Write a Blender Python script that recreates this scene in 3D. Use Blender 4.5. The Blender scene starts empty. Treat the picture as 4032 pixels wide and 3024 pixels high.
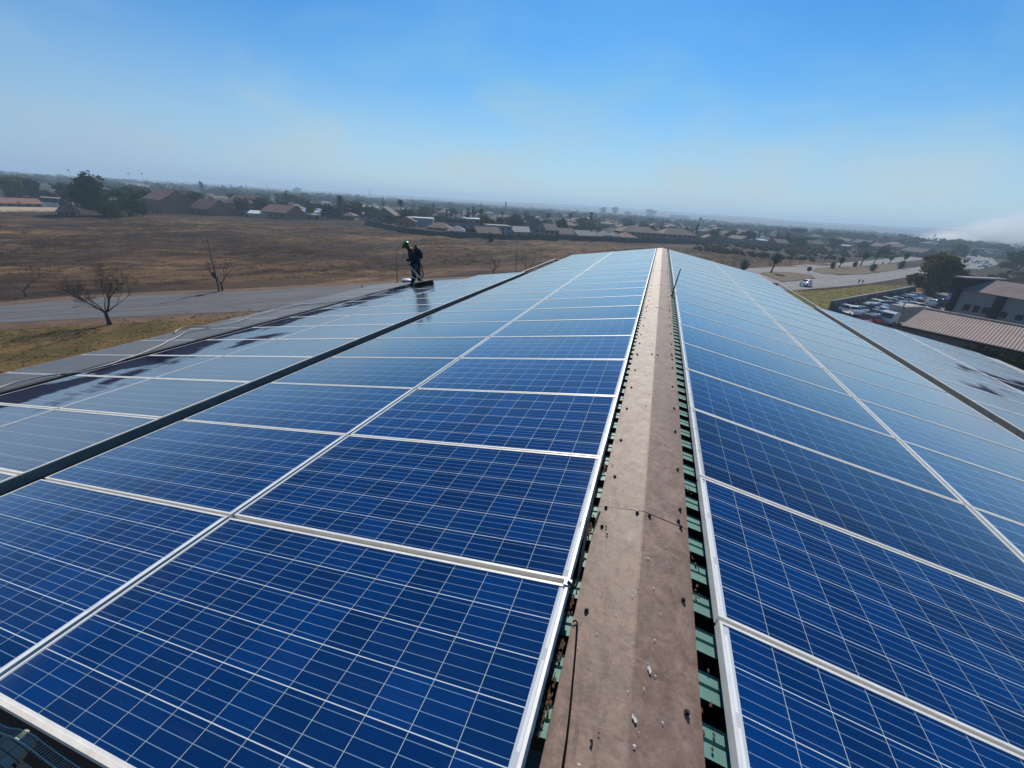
import bpy, bmesh, math, random
from mathutils import Vector, Matrix, noise
S=bpy.context.scene
COL=S.collection
PI=math.pi
# ------------------------------------------------------------------ camera
PITCH,YAW,ROLL=0.41141,0.30564,0.06956
CX,CH=-0.17905,1.38616
FL=1609.76
GZ=-14.0                      # ground level below the roof ridge
fwd=Vector((-math.sin(YAW)*math.cos(PITCH),math.cos(YAW)*math.cos(PITCH),-math.sin(PITCH)))
rt=Vector((math.cos(YAW),math.sin(YAW),0)); up=rt.cross(fwd)
R2=rt*math.cos(ROLL)+up*math.sin(ROLL); U2=-rt*math.sin(ROLL)+up*math.cos(ROLL)
CAM=Vector((CX,0,CH))
cd=bpy.data.cameras.new('camera'); co=bpy.data.objects.new('camera',cd); COL.objects.link(co)
M=Matrix((R2,U2,-fwd)).transposed().to_4x4(); M.translation=CAM; co.matrix_world=M
cd.sensor_width=36; cd.lens=FL/4032*36; cd.clip_start=0.05; cd.clip_end=30000
S.camera=co
def ray(X,Y): return fwd+R2*((X-2016)/FL)+U2*((1512-Y)/FL)
def atz(X,Y,z):
    d=ray(X,Y); t=(z-CH)/d.z; return CAM+d*t
def gp(X,Y): return atz(X,Y,GZ)
def axial(P): return (P-CAM).dot(fwd)
def pix(P):
    d=P-CAM; z=d.dot(fwd); return (2016+FL*d.dot(R2)/z,1512-FL*d.dot(U2)/z)
def topz(P,X,Y):              # height above the point P seen at pixel X,Y
    d=ray(X,Y); h=math.hypot(P.x-CAM.x,P.y-CAM.y)/math.hypot(d.x,d.y); return (CAM+d*h).z-P.z
# ------------------------------------------------------------------ light
SUN_AZ,SUN_EL=math.radians(-8),math.radians(38)
sd=Vector((math.sin(SUN_AZ)*math.cos(SUN_EL),math.cos(SUN_AZ)*math.cos(SUN_EL),math.sin(SUN_EL)))
ld=bpy.data.lights.new('sun','SUN'); ld.energy=4.9; ld.angle=math.radians(.53); ld.color=(1,.93,.82)
lo=bpy.data.objects.new('sun',ld); COL.objects.link(lo); lo.rotation_euler=sd.to_track_quat('Z','Y').to_euler()
W=bpy.data.worlds.new('World'); S.world=W; W.use_nodes=True
nt=W.node_tree; nt.nodes.clear(); N=nt.nodes.new; LK=nt.links.new
wo=N('ShaderNodeOutputWorld'); bg=N('ShaderNodeBackground'); bg.inputs[1].default_value=0.1
sky=N('ShaderNodeTexSky'); sky.sky_type='NISHITA'; sky.sun_disc=False
sky.sun_elevation=SUN_EL; sky.sun_rotation=SUN_AZ; sky.altitude=1500; sky.air_density=1.0; sky.dust_density=0.6; sky.ozone_density=2.5
tc=N('ShaderNodeTexCoord')
sep=N('ShaderNodeSeparateXYZ'); LK(tc.outputs['Generated'],sep.inputs[0])
mp=N('ShaderNodeMapping'); mp.inputs['Scale'].default_value=(1.3,1.3,3.4); mp.inputs['Rotation'].default_value=(.25,.1,.4); LK(tc.outputs['Generated'],mp.inputs[0])
n1=N('ShaderNodeTexNoise'); n1.inputs['Scale'].default_value=2.3; n1.inputs['Detail'].default_value=5; n1.inputs['Roughness'].default_value=.5; n1.inputs['Distortion'].default_value=.25; LK(mp.outputs[0],n1.inputs[0])
cr=N('ShaderNodeValToRGB'); cr.color_ramp.elements[0].position=.47; cr.color_ramp.elements[1].position=.68; LK(n1.outputs[0],cr.inputs[0])
cr.color_ramp.elements[1].color=(.55,.55,.55,1)
# smoky veil thickens towards the horizon
hr=N('ShaderNodeMapRange'); hr.inputs[1].default_value=0.0; hr.inputs[2].default_value=.38; hr.inputs[3].default_value=.88; hr.inputs[4].default_value=0.0; hr.interpolation_type='SMOOTHSTEP'
LK(sep.outputs[2],hr.inputs[0])
mx0=N('ShaderNodeMath'); mx0.operation='MAXIMUM'; LK(cr.outputs[0],mx0.inputs[0]); LK(hr.outputs[0],mx0.inputs[1])
ad=N('ShaderNodeMath'); ad.operation='MULTIPLY_ADD'; ad.use_clamp=True; ad.inputs[1].default_value=.75; LK(cr.outputs[0],ad.inputs[0]); LK(hr.outputs[0],ad.inputs[2])
hs=N('ShaderNodeHueSaturation'); hs.inputs['Saturation'].default_value=1.32; hs.inputs['Value'].default_value=1.0; LK(sky.outputs[0],hs.inputs['Color'])
mixc=N('ShaderNodeMix'); mixc.data_type='RGBA'; tn=N('ShaderNodeMix'); tn.data_type='RGBA'; tn.blend_type='MULTIPLY'; tn.inputs['Factor'].default_value=1; LK(hs.outputs[0],tn.inputs['A']); tn.inputs['B'].default_value=(.43,.98,1.18,1)
LK(ad.outputs[0],mixc.inputs['Factor']); LK(tn.outputs['Result'],mixc.inputs['A'])
mixb=N('ShaderNodeMix'); mixb.data_type='RGBA'; mixh=N('ShaderNodeMix'); mixh.data_type='RGBA'; eh=N('ShaderNodeMapRange'); eh.inputs[1].default_value=.02; eh.inputs[2].default_value=.24; LK(sep.outputs[2],eh.inputs[0]); LK(eh.outputs[0],mixh.inputs['Factor']); mixh.inputs['A'].default_value=(5.9,7.3,7.6,1); mixh.inputs['B'].default_value=(2.3,5.4,8.0,1); LK(mixh.outputs['Result'],mixb.inputs['A']); mixb.inputs['B'].default_value=(3.5,5.2,7.0,1)
wr=N('ShaderNodeMapRange'); wr.inputs[1].default_value=-.62; wr.inputs[2].default_value=-.98; LK(sep.outputs[0],wr.inputs[0]); LK(wr.outputs[0],mixb.inputs['Factor']); LK(mixb.outputs['Result'],mixc.inputs['B'])
LK(mixc.outputs['Result'],bg.inputs[0]); LK(bg.outputs[0],wo.inputs[0])
S.view_settings.view_transform='Standard'; S.view_settings.look='None'; S.view_settings.exposure=0; S.view_settings.gamma=1
try: S.view_settings.use_curve_mapping=False
except Exception: pass
S.cycles.max_bounces=6; S.cycles.volume_bounces=1; S.cycles.transparent_max_bounces=12
S.cycles.use_denoising=True
S.cycles.volume_max_steps=128
# ------------------------------------------------------------------ materials
class NG:
    def __init__(s,name):
        s.m=bpy.data.materials.new(name); s.m.use_nodes=True; s.t=s.m.node_tree; s.t.nodes.clear()
        s.out=s.n('ShaderNodeOutputMaterial')
    def n(s,k,**kw):
        o=s.t.nodes.new(k)
        for a,b in kw.items(): setattr(o,a,b)
        return o
    def l(s,a,b): s.t.links.new(a,b)
    def put(s,sock,v):
        if hasattr(v,'node'): s.l(v,sock)
        else: sock.default_value=v
    def math(s,op,a,b=None,c=None,clamp=False):
        o=s.n('ShaderNodeMath',operation=op,use_clamp=clamp)
        for i,v in enumerate((a,b,c)):
            if v is not None: s.put(o.inputs[i],v)
        return o.outputs[0]
    def mix(s,f,a,b):
        o=s.n('ShaderNodeMix',data_type='RGBA'); s.put(o.inputs['Factor'],f)
        for k,v in (('A',a),('B',b)):
            if not hasattr(v,'node') and len(v)==3: v=(*v,1)
            s.put(o.inputs[k],v)
        return o.outputs['Result']
    def noise(s,vec,scale,detail=4,rough=.55,dist=0):
        o=s.n('ShaderNodeTexNoise'); s.l(vec,o.inputs['Vector'])
        o.inputs['Scale'].default_value=scale; o.inputs['Detail'].default_value=detail; o.inputs['Roughness'].default_value=rough; o.inputs['Distortion'].default_value=dist
        return o.outputs[0]
    def ramp(s,f,a,b,lo=0.,hi=1.):
        o=s.n('ShaderNodeMapRange'); s.put(o.inputs[0],f); o.inputs[1].default_value=a; o.inputs[2].default_value=b; o.inputs[3].default_value=lo; o.inputs[4].default_value=hi
        return o.outputs[0]
    def coord(s,k='Object'): return s.n('ShaderNodeTexCoord').outputs[k]
    def pos(s): return s.n('ShaderNodeNewGeometry').outputs['Position']
    def scale(s,v,sc):
        o=s.n('ShaderNodeMapping'); s.l(v,o.inputs[0]); o.inputs['Scale'].default_value=sc; return o.outputs[0]
    def along(s,v,deg,sx,sy):
        o=s.n('ShaderNodeMapping'); s.l(v,o.inputs[0]); o.inputs['Rotation'].default_value=(0,0,math.radians(-deg))
        return s.scale(o.outputs[0],(sx,sy,0))
    def bump(s,h,d,st=1.):
        o=s.n('ShaderNodeBump'); s.l(h,o.inputs['Height']); o.inputs['Distance'].default_value=d; o.inputs['Strength'].default_value=st; return o.outputs[0]
    def pbr(s,col,rough=.6,metal=0.,spec=.5,normal=None,**kw):
        o=s.n('ShaderNodeBsdfPrincipled')
        if not hasattr(col,'node') and len(col)==3: col=(*col,1)
        s.put(o.inputs['Base Color'],col); s.put(o.inputs['Roughness'],rough); s.put(o.inputs['Metallic'],metal); s.put(o.inputs['Specular IOR Level'],spec)
        if normal is not None: s.l(normal,o.inputs['Normal'])
        for k,v in kw.items(): s.put(o.inputs[k],v)
        s.l(o.outputs[0],s.out.inputs[0]); return o
MC={}
def mat(name,col,rough=.7,metal=0.,var=.25,scale=3.,bump=0.,spec=.35,c2=None):
    if name in MC: return MC[name]
    g=NG(name); v=g.coord('Object'); f=g.noise(v,scale,5,.6)
    if c2 is None: c2=tuple(c*(1-var) for c in col)
    f2=g.ramp(f,.35,.68)
    c=g.mix(f2,c2,col); nb=g.bump(f,bump) if bump else None
    g.pbr(c,rough,metal,spec,nb); MC[name]=g.m; return g.m
# ------------------------------------------------------------------ mesh helpers
class MB:
    def __init__(s): s.v=[]; s.f=[]; s.mi=[]; s.cur=0
    def q(s,*p):
        b=len(s.v); s.v+=[tuple(x) for x in p]; s.f.append(tuple(range(b,b+len(p)))); s.mi.append(s.cur)
    def box(s,c,d,rz=0,rot=None):
        b=len(s.v); hx,hy,hz=d[0]/2,d[1]/2,d[2]/2
        R=rot if rot is not None else Matrix.Rotation(rz,3,'Z')
        for x,y,z in ((-1,-1,-1),(1,-1,-1),(1,1,-1),(-1,1,-1),(-1,-1,1),(1,-1,1),(1,1,1),(-1,1,1)):
            s.v.append(tuple(Vector(c)+R@Vector((x*hx,y*hy,z*hz))))
        for f in ((0,3,2,1),(4,5,6,7),(0,1,5,4),(1,2,6,5),(2,3,7,6),(3,0,4,7)): s.f.append(tuple(b+i for i in f)); s.mi.append(s.cur)
    def tube(s,pts,r,n=8,cap=True):
        pts=[Vector(p) for p in pts]; rr=r if isinstance(r,(list,tuple)) else [r]*len(pts)
        b=len(s.v); a0=None
        for i,p in enumerate(pts):
            t=(pts[min(i+1,len(pts)-1)]-pts[max(i-1,0)]).normalized()
            if a0 is None: a0=Vector((0,0,1)) if abs(t.z)<.9 else Vector((1,0,0))
            a=(a0-t*a0.dot(t)).normalized(); a0=a; c=t.cross(a)
            for k in range(n):
                an=2*PI*k/n; s.v.append(tuple(p+(a*math.cos(an)+c*math.sin(an))*rr[i]))
        for i in range(len(pts)-1):
            for k in range(n):
                k2=(k+1)%n; s.f.append((b+i*n+k,b+i*n+k2,b+(i+1)*n+k2,b+(i+1)*n+k)); s.mi.append(s.cur)
        if cap:
            s.f.append(tuple(b+k for k in range(n))[::-1]); s.mi.append(s.cur)
            e=b+(len(pts)-1)*n; s.f.append(tuple(e+k for k in range(n))); s.mi.append(s.cur)
    def prism(s,prof,y0,y1,ax='y'):   # closed profile of (a,b) extruded; ax y: (x,z) profile along y ; ax x: (y,z) along x ; z: (x,y) along z
        f={'y':lambda a,b,t:(a,t,b),'x':lambda a,b,t:(t,a,b),'z':lambda a,b,t:(a,b,t)}[ax]
        b=len(s.v); n=len(prof)
        for t in (y0,y1):
            for a,c in prof: s.v.append(f(a,c,t))
        for k in range(n):
            k2=(k+1)%n; s.f.append((b+k,b+k2,b+n+k2,b+n+k)); s.mi.append(s.cur)
        s.f.append(tuple(b+k for k in range(n))[::-1]); s.mi.append(s.cur)
        s.f.append(tuple(b+n+k for k in range(n))); s.mi.append(s.cur)
    def blob(s,c,r,rng,sub=1,jit=.15):
        bm=bmesh.new(); bmesh.ops.create_icosphere(bm,subdivisions=sub,radius=1); b=len(s.v)
        for v in bm.verts:
            k=1+rng.uniform(-jit,jit); s.v.append((c[0]+v.co.x*r[0]*k,c[1]+v.co.y*r[1]*k,c[2]+v.co.z*r[2]*k))
        for f in bm.faces: s.f.append(tuple(b+v.index for v in f.verts)); s.mi.append(s.cur)
        bm.free()
    def mesh(s,name,mats,smooth=False):
        me=bpy.data.meshes.new(name); me.from_pydata(s.v,[],s.f)
        if not isinstance(mats,(list,tuple)): mats=[mats]
        for m in mats: me.materials.append(m)
        if len(mats)>1: me.polygons.foreach_set('material_index',s.mi)
        if smooth: me.polygons.foreach_set('use_smooth',[True]*len(me.polygons))
        me.update(); return me
    def build(s,name,mats,parent=None,smooth=False,loc=None):
        me=s.mesh(name,mats,smooth)
        if not smooth:
            bm=bmesh.new(); bm.from_mesh(me); bmesh.ops.recalc_face_normals(bm,faces=bm.faces); bm.to_mesh(me); bm.free()
        return link(name,me,parent,loc)
def link(name,me,parent=None,loc=None):
    o=bpy.data.objects.new(name,me); COL.objects.link(o)
    if parent: o.parent=parent
    if loc is not None: o.location=loc
    return o
def tag(o,label=None,cat=None,group=None,kind=None):
    if label: o['label']=label
    if cat: o['category']=cat
    if group: o['group']=group
    if kind: o['kind']=kind
    return o
def thing(name,label,cat,loc=(0,0,0),rz=0,group=None):
    o=bpy.data.objects.new(name,None); COL.objects.link(o); o.location=loc; o.rotation_euler=(0,0,rz); o.empty_display_size=.3
    return tag(o,label,cat,group)
def dup(o,parent=None):
    c=o.copy(); COL.objects.link(c); c.parent=parent
    for ch in list(o.children): dup(ch,c)
    return c
ORD=['first','second','third','fourth','fifth','sixth','seventh','eighth','ninth','tenth','eleventh','twelfth','thirteenth','fourteenth','fifteenth','sixteenth','seventeenth','eighteenth','nineteenth','twentieth','twenty-first','twenty-second','twenty-third','twenty-fourth','twenty-fifth','twenty-sixth','twenty-seventh','twenty-eighth','twenty-ninth']
def ordw(i):
    if i<len(ORD): return ORD[i]
    n=i+1; return f"{n}{'th' if 10<=n%100<=20 else {1:'st',2:'nd',3:'rd'}.get(n%10,'th')}"
# ------------------------------------------------------------------ ground, roads
def gmat():
    g=NG('veld_ground'); p=g.pos()
    ps=g.scale(p,(1,1,0)); an=g.along(p,57,.22,1.25); an2=g.along(p,64,.3,1.0)
    big=g.noise(ps,.016,4,.6); mid=g.noise(an,.075,6,.68,.5); fine=g.noise(an2,.55,6,.78); vf=g.noise(ps,2.6,4,.75)
    c=g.mix(g.ramp(mid,.44,.57),(.040,.023,.016),(.185,.102,.052))
    c=g.mix(g.ramp(g.noise(an2,.035,4,.6),.50,.60,0,.75),c,(.34,.20,.085))
    c=g.mix(g.ramp(fine,.48,.58,.0,.75),c,(.060,.036,.024))
    burnt=g.noise(an,.045,6,.72,.3); c=g.mix(g.ramp(burnt,.50,.54,0,.84),c,(.020,.015,.014))
    gr=g.noise(an2,.028,4,.6,.5)
    c=g.mix(g.ramp(gr,.63,.70,0,.7),c,(.29,.23,.065))
    c=g.mix(g.ramp(vf,.35,.7,0,.5),c,g.mix(g.ramp(mid,.4,.6),(.085,.05,.03),(.27,.165,.085)))
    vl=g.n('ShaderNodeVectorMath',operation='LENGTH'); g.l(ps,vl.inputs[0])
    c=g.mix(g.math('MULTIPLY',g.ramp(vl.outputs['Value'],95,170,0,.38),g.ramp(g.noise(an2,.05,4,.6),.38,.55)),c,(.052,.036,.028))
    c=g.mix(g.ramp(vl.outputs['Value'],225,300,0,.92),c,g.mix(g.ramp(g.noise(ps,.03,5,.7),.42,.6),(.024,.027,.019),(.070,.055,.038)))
    hb_=g.math('ADD',g.noise(ps,1.3,5,.8),g.math('MULTIPLY',g.noise(an2,.45,5,.75),2.6))
    g.pbr(c,.95,0,.1,g.bump(hb_,.45,.9)); return g.m
def axis(vals):
    out=[]
    for a,b,st in vals:
        x=a
        while x<b-1e-6: out.append(x); x+=st
    out.append(vals[-1][1]); return out
gx=axis([(-5500,-3000,1250),(-3000,-1000,500),(-1000,-400,60),(-400,-180,5),(-180,160,2.),(160,280,6),(280,1000,60),(1000,3000,500),(3000,5500,1250)])
gy=axis([(-5500,-3000,1250),(-3000,-400,400),(-400,-40,40),(-40,250,2.),(250,330,5),(330,1000,60),(1000,3000,500),(3000,5500,1250)])
ROADC=[(-150,-70),(-85,8),(-67,32),(-57,48),(-30,84),(5,130),(36,160),(70,192),(120,262),(200,370),(260,440)]
def sdist(x,y):
    d=1e9
    for (a,b),(c,e) in zip(ROADC,ROADC[1:]):
        ux,uy=c-a,e-b; t=max(0,min(1,((x-a)*ux+(y-b)*uy)/(ux*ux+uy*uy))); dd=math.hypot(x-a-t*ux,y-b-t*uy)
        if dd<d: d=dd; side=(ux*(y-b)-uy*(x-a))
    return d,side
def gheight(x,y):
    d,sd_=sdist(x,y)
    r=math.hypot(x,y)
    m=max(0,min(1,(d-14)/10))*max(0,min(1,(255-r)/25)) if sd_>0 else 0
    if sd_<=0 and y>60: m=0
    if m<=0: return GZ
    v=Vector((x*.05,y*.05,0)); v2=Vector((x*.09+y*.07,(y*.09-x*.07)*3,3))
    return GZ+m*(1.1*noise.noise(v)+.8*noise.noise(v2)+.5*noise.noise(Vector((x*.4,y*.4,9)))+.1)
me=bpy.data.meshes.new('ground'); vs=[(x,y,gheight(x,y)) for y in gy for x in gx]; nx=len(gx)
me.from_pydata(vs,[],[(j*nx+i,j*nx+i+1,(j+1)*nx+i+1,(j+1)*nx+i) for j in range(len(gy)-1) for i in range(nx-1)])
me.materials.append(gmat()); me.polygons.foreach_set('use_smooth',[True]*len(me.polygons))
tag(link('ground',me),kind='structure')
def flat(name,pts,m,dz,kind='structure'):
    b=MB(); b.q(*[(p[0],p[1],GZ+dz) for p in pts]); o=b.build(name,m); tag(o,kind=kind); return o
def strip(name,L,Rr,m,dz,kind='structure'):
    b=MB()
    for i in range(len(L)-1): b.q((*L[i][:2],GZ+dz),(*L[i+1][:2],GZ+dz),(*Rr[i+1][:2],GZ+dz),(*Rr[i][:2],GZ+dz))
    o=b.build(name,m); tag(o,kind=kind); return o
def roadmat(name,a,b_):
    g=NG(name); p=g.pos(); m=g.along(p,54,.05,1.)
    c=g.mix(g.ramp(g.noise(m,.9,5,.6),.35,.65),a,b_); c=g.mix(g.ramp(g.noise(p,.25,5,.7),.5,.75,0,.5),c,tuple(x*.6 for x in a))
    g.pbr(c,.85,0,.2); return g.m
asph=roadmat('asphalt',(.105,.103,.105),(.155,.15,.148)); asph2=roadmat('pale_asphalt',(.17,.16,.155),(.25,.235,.22))
dirt=mat('red_dirt',(.17,.10,.06),.95,scale=.4,var=.4); verge=None
def off(line,d):
    out=[]
    for i,(x,y) in enumerate(line):
        a=line[max(i-1,0)]; b=line[min(i+1,len(line)-1)]; t=Vector((b[0]-a[0],b[1]-a[1])).normalized(); out.append((x-t.y*d,y+t.x*d))
    return out
NE=[(-140,-75),(-80,6)]+[tuple(gp(*q)[:2]) for q in ((0,1274),(226,1262),(452,1251),(678,1240),(1000,1227))]+[(-22,75),(10,108),(35,124)]
FE=[(-150,-62),(-92,5)]+[tuple(gp(*q)[:2]) for q in ((0,1207),(226,1186),(452,1171),(678,1160),(1000,1147))]+[(-38,84),(0,128),(24,150)]
strip('road_shoulder',off(NE,-3.),off(FE,2.6),dirt,.03)
strip('road',NE,FE,asph,.06)
# dual carriageway on the right
nearc_n=[(18,113),(35,124),(46,137),(62,157),(85,190),(125,245),(175,320),(240,400)]
nearc_f=[(20,132),(36,141),(50,160),(62,178),(76,195),(101,232),(150,305),(215,390)]
strip('carriageway',nearc_n,nearc_f,asph2,.07)
farc_n=[(5,134),(33,158),(47,173),(61,200),(74,216),(93,241),(125,290),(190,390)]
farc_f=[(-8,136),(28,166),(44,188),(63,217),(78,238),(90,254),(121,302),(180,398)]
strip('far_carriageway',farc_n,farc_f,asph2,.065)
flat('junction',[(20,130),(36,140),(50,160),(62,178),(56,187),(61,200),(47,175),(33,158),(22,146)],asph2,.075)
isl=mat('island_grass',(.15,.10,.045),.95,scale=.35,var=.5)
def kerbed(name,pts,m,kh=.13):
    b=MB(); P=[(x,y) for x,y in pts]; b.prism(P,GZ+.05,GZ+.07+kh,'z'); o=b.build(name,m); tag(o,kind='structure')
kerbed('traffic_island',[tuple(gp(*q)[:2]) for q in ((2991,1077),(3034,1071),(3142,1076),(3193,1086),(3211,1097),(3142,1106),(3077,1111))],isl)
kerbed('median_island',[tuple(gp(*q)[:2]) for q in ((3197,1066),(3215,1057),(3287,1051),(3400,1046),(3532,1038),(3532,1063),(3413,1080),(3310,1083),(3233,1078))],isl)
white=mat('road_paint',(.55,.52,.46),.8,scale=2.)
b=MB()
mid=[((a[0]+c[0])/2,(a[1]+c[1])/2) for a,c in zip(nearc_n,nearc_f)]
for a,c in zip(mid[1:],mid[2:]):
    L=math.dist(a,c); t=0
    while t<L:
        u=Vector((c[0]-a[0],c[1]-a[1]))/L; n=Vector((-u.y,u.x))*.09; p=Vector(a)+u*t; e=p+u*3
        b.q((*(p-n),GZ+.09),(*(e-n),GZ+.09),(*(e+n),GZ+.09),(*(p+n),GZ+.09)); t+=9
tag(b.build('lane_marking',white),kind='structure')
b=MB(); midl=[((a[0]+c[0])/2,(a[1]+c[1])/2) for a,c in zip(NE,FE)]
for k,o_ in enumerate((-.9,.5)):
    ln=off(midl,o_)
    for a,c in zip(ln[2:-1],ln[3:]):
        u=Vector((c[0]-a[0],c[1]-a[1])).normalized(); n=Vector((-u.y,u.x))*(.1)
        b.q((a[0]-n.x,a[1]-n.y,GZ+.085),(c[0]-n.x,c[1]-n.y,GZ+.085),(c[0]+n.x,c[1]+n.y,GZ+.085),(a[0]+n.x,a[1]+n.y,GZ+.085))
tag(b.build('road_marking',mat('worn_paint',(.24,.21,.17),.9,scale=1.)),kind='structure')
# green-brown verges near the building and by the car park
def vergemat(name,cols):
    g=NG(name); p=g.scale(g.pos(),(1,1,0)); a=g.noise(p,.22,6,.72,.6); f=g.noise(p,1.6,6,.85)
    c=g.mix(g.ramp(a,.38,.62),cols[0],cols[1]); c=g.mix(g.ramp(g.noise(p,.07,3,.6),.52,.66,0,.9),c,cols[2]); c=g.mix(g.ramp(f,.42,.7,0,.6),c,cols[3])
    g.pbr(c,.95,0,.1,g.bump(f,.35,.8)); return g.m
vm=vergemat('verge_grass',[(.080,.074,.024),(.24,.145,.055),(.27,.20,.045),(.12,.07,.03)])
flat('verge',off(NE,-3.0)[:9][::-1]+[(-60,-75),(-12,-10),(-12,45),(-16,70)],vm,.03)
vm2=vergemat('plot_grass',[(.15,.155,.035),(.22,.17,.055),(.20,.20,.035),(.10,.07,.035)])
flat('plot',[(24,112),(35,122.5),(46,134),(62,154),(74,164),(84,170),(68,146),(49,118),(36,102),(25,92),(16,100)],vm2,.04)
pm=roadmat('yard_concrete',(.15,.125,.11),(.23,.19,.165))
flat('car_park',[(36,100),(68,144),(80,160),(120,140),(60,55),(20,55),(20,84)],pm,.035)
flat('courtyard',[(11,-20),(60,-20),(60,55),(11,55)],pm,.03)
flat('forecourt',[tuple(gp(*q)[:2]) for q in ((3740,1018),(3760,1056),(3860,1060),(3930,1040),(3900,1010),(3800,1000))],asph2,.05)
flat('sand_yard',[tuple(gp(*q)[:2]) for q in ((-150,785),(-150,834),(215,834),(235,808),(100,798))],mat('yellow_sand',(.42,.31,.20),.95,scale=.1,var=.15),.04)
# ------------------------------------------------------------------ hills on the horizon
hm=mat('hill_bush',(.045,.05,.04),.95,scale=.01,var=.4)
def hill(name,r0,az0,az1,h,seed,wid):
    b=MB(); n=240; rings=6
    for j in range(rings+1):
        for i in range(n+1):
            az=math.radians(az0+(az1-az0)*i/n); r=r0+wid*j/rings; t=j/rings
            e=math.sin(PI*min(1,i/n*6)/2)*math.sin(PI*min(1,(1-i/n)*6)/2)
            k=(.78+.16*noise.noise(Vector((i*.022,seed,0)))+.12*noise.noise(Vector((i*.12,seed,4)))+.05*noise.noise(Vector((i*.9,seed,8))))*(.35+.65*max(0,min(1,(math.degrees(az)+42)/30)))
            z=h*k*math.sin(PI*t)*e
            b.v.append((math.sin(az)*r,math.cos(az)*r,GZ-1+z))
    for j in range(rings):
        for i in range(n): a=j*(n+1)+i; b.f.append((a,a+1,a+n+2,a+n+1)); b.mi.append(0)
    tag(b.build(name,hm,smooth=True),kind='structure')
hill('hills',2600,-34,50,40,1.3,900)
hill('hills',3900,-70,60,74,7.7,1300)
# ------------------------------------------------------------------ the building we stand on
AL,AR,SL,SR,ZP,PR,YL,YR=.1694,.17512,.27265,.31438,.02626,.99305,1.25797,1.32112
teal=mat('teal_roof_sheet',(.14,.33,.30),.55,scale=4,var=.35,c2=(.12,.25,.23),spec=.4)
dark=mat('dark_gutter',(.012,.012,.012),.8,scale=4); palemetal=mat('pale_flashing',(.50,.46,.40),.55,scale=5,var=.2)
wallm=mat('building_plaster',(.25,.22,.19),.85,scale=.6)
fac=thing('warehouse','long warehouse whose low pitched roof carries the solar panels','building',(0,10,GZ))
O=Vector((0,-10,-GZ))      # children are local to the empty
def wbox(name,x0,x1,y0,y1,z0,z1,m,par=fac):
    b=MB(); b.box(((x0+x1)/2,(y0+y1)/2-10,(z0+z1)/2-GZ),(x1-x0,y1-y0,z1-z0)); return b.build(name,m,par)
wbox('wall',-4.1,4.1,.9,21.2,GZ,-1.0,wallm)
wbox('wall',-10.1,-4.12,.9,14.0,GZ,-2.1,wallm)
wbox('wall',4.12,9.0,.9,14.1,GZ,-2.1,wallm)
def sheet(sgn,a,s0,s1,y0,y1,drop,name,m,pitch=.178,deep=.075):
    b=MB(); y=y0
    X=lambda s,d:(sgn*s*math.cos(a)-sgn*0,ZP-s*math.sin(a)-drop-d)
    while y<y1:
        prof=[(y,0),(y+.042,0),(y+.047,.007),(y+.052,.007),(y+.057,0),(y+.088,0),(y+.096,-.006),(y+.100,deep),(y+pitch-.006,deep),(y+pitch,0)]
        for (ya,da),(yb,db) in zip(prof,prof[1:]):
            xa,za=X(s0,da); xb,zb=X(s1,da); xc,zc=X(s1,db); xd,zd=X(s0,db)
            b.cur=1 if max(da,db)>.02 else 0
            b.q((xa,ya-10,za-GZ),(xb,ya-10,zb-GZ),(xc,yb-10,zc-GZ),(xd,yb-10,zd-GZ))
        y+=pitch
    return b.build(name,m,fac)
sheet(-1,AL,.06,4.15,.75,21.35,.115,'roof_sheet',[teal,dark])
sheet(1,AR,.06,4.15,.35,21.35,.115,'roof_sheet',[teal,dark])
def roofslab(sgn,a,s0,s1,y0,y1,drop,th,name,m):
    b=MB(); P=[(sgn*s*math.cos(a),ZP-s*math.sin(a)-drop-d-GZ) for s,d in ((s0,0),(s1,0),(s1,th),(s0,th))]
    b.prism(P,y0-10,y1-10); return b.build(name,m,fac)
roofslab(-1,AL,0,4.0,.80,21.3,.2,.1,'roof_deck',dark); roofslab(1,AR,0,4.0,.5,21.3,.2,.1,'roof_deck',dark)
grey=mat('grey_fibre_sheet',(.16,.16,.155),.8,scale=3)
roofslab(-1,AL,SL+4.36,SL+10.02,.4,14.35,.12,.08,'wing_roof',grey); roofslab(1,AR,SR+4.36,SR+8.9,.4,14.35,.12,.08,'wing_roof',grey)
# box gutters with a pale outer lip
for sgn,a,so in ((-1,AL,SL),(1,AR,SR)):
    b=MB(); s0,s1=so+3.97,so+4.34
    P=lambda s,d:(sgn*s*math.cos(a),ZP-s*math.sin(a)-d-GZ)
    b.prism([P(s0,.16),P(s1,.16),P(s1,.42),P(s0,.42)],.6-10,19.3-10); b.build('gutter',dark,fac)
    b=MB(); b.prism([P(s1,-.005),P(s1+.07,-.005),P(s1+.07,.04),P(s1,.04)],14.2-10,19.35-10); b.build('gutter_lip',palemetal,fac)
    b=MB(); b.box((sgn*(s0+s1)/2*math.cos(a),19.38-10,ZP-(s0+s1)/2*math.sin(a)-.12-GZ),(s1-s0+.12,.06,.14)); b.build('gutter_end',palemetal,fac)
    ch=mat('frame_side_dark',(.30,.30,.26),.7,scale=6)
    for k in range(-1,13):
        b=MB(); sm=so+4.232; y0_=(YL if sgn<0 else YR)+PR*k-10; b.box((sgn*sm*math.cos(a),y0_+PR/2,ZP-sm*math.sin(a)-.038-GZ),(.016,PR-.006,.085)); b.build('added_frame_side_strip',ch,fac)  # added strip, darkens the upslope frame sides that come out too lit
    if sgn<0:
        b=MB(); sm=so+8.075; b.box((sgn*sm*math.cos(a),7.0-10,ZP-sm*math.sin(a)-.012-GZ),(.07,13.0,.05)); b.build('added_frame_side_strip',mat('outer_side_dark',(.07,.065,.06),.7,scale=4),fac)  # added dark strip standing for the outer column's upslope side
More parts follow.
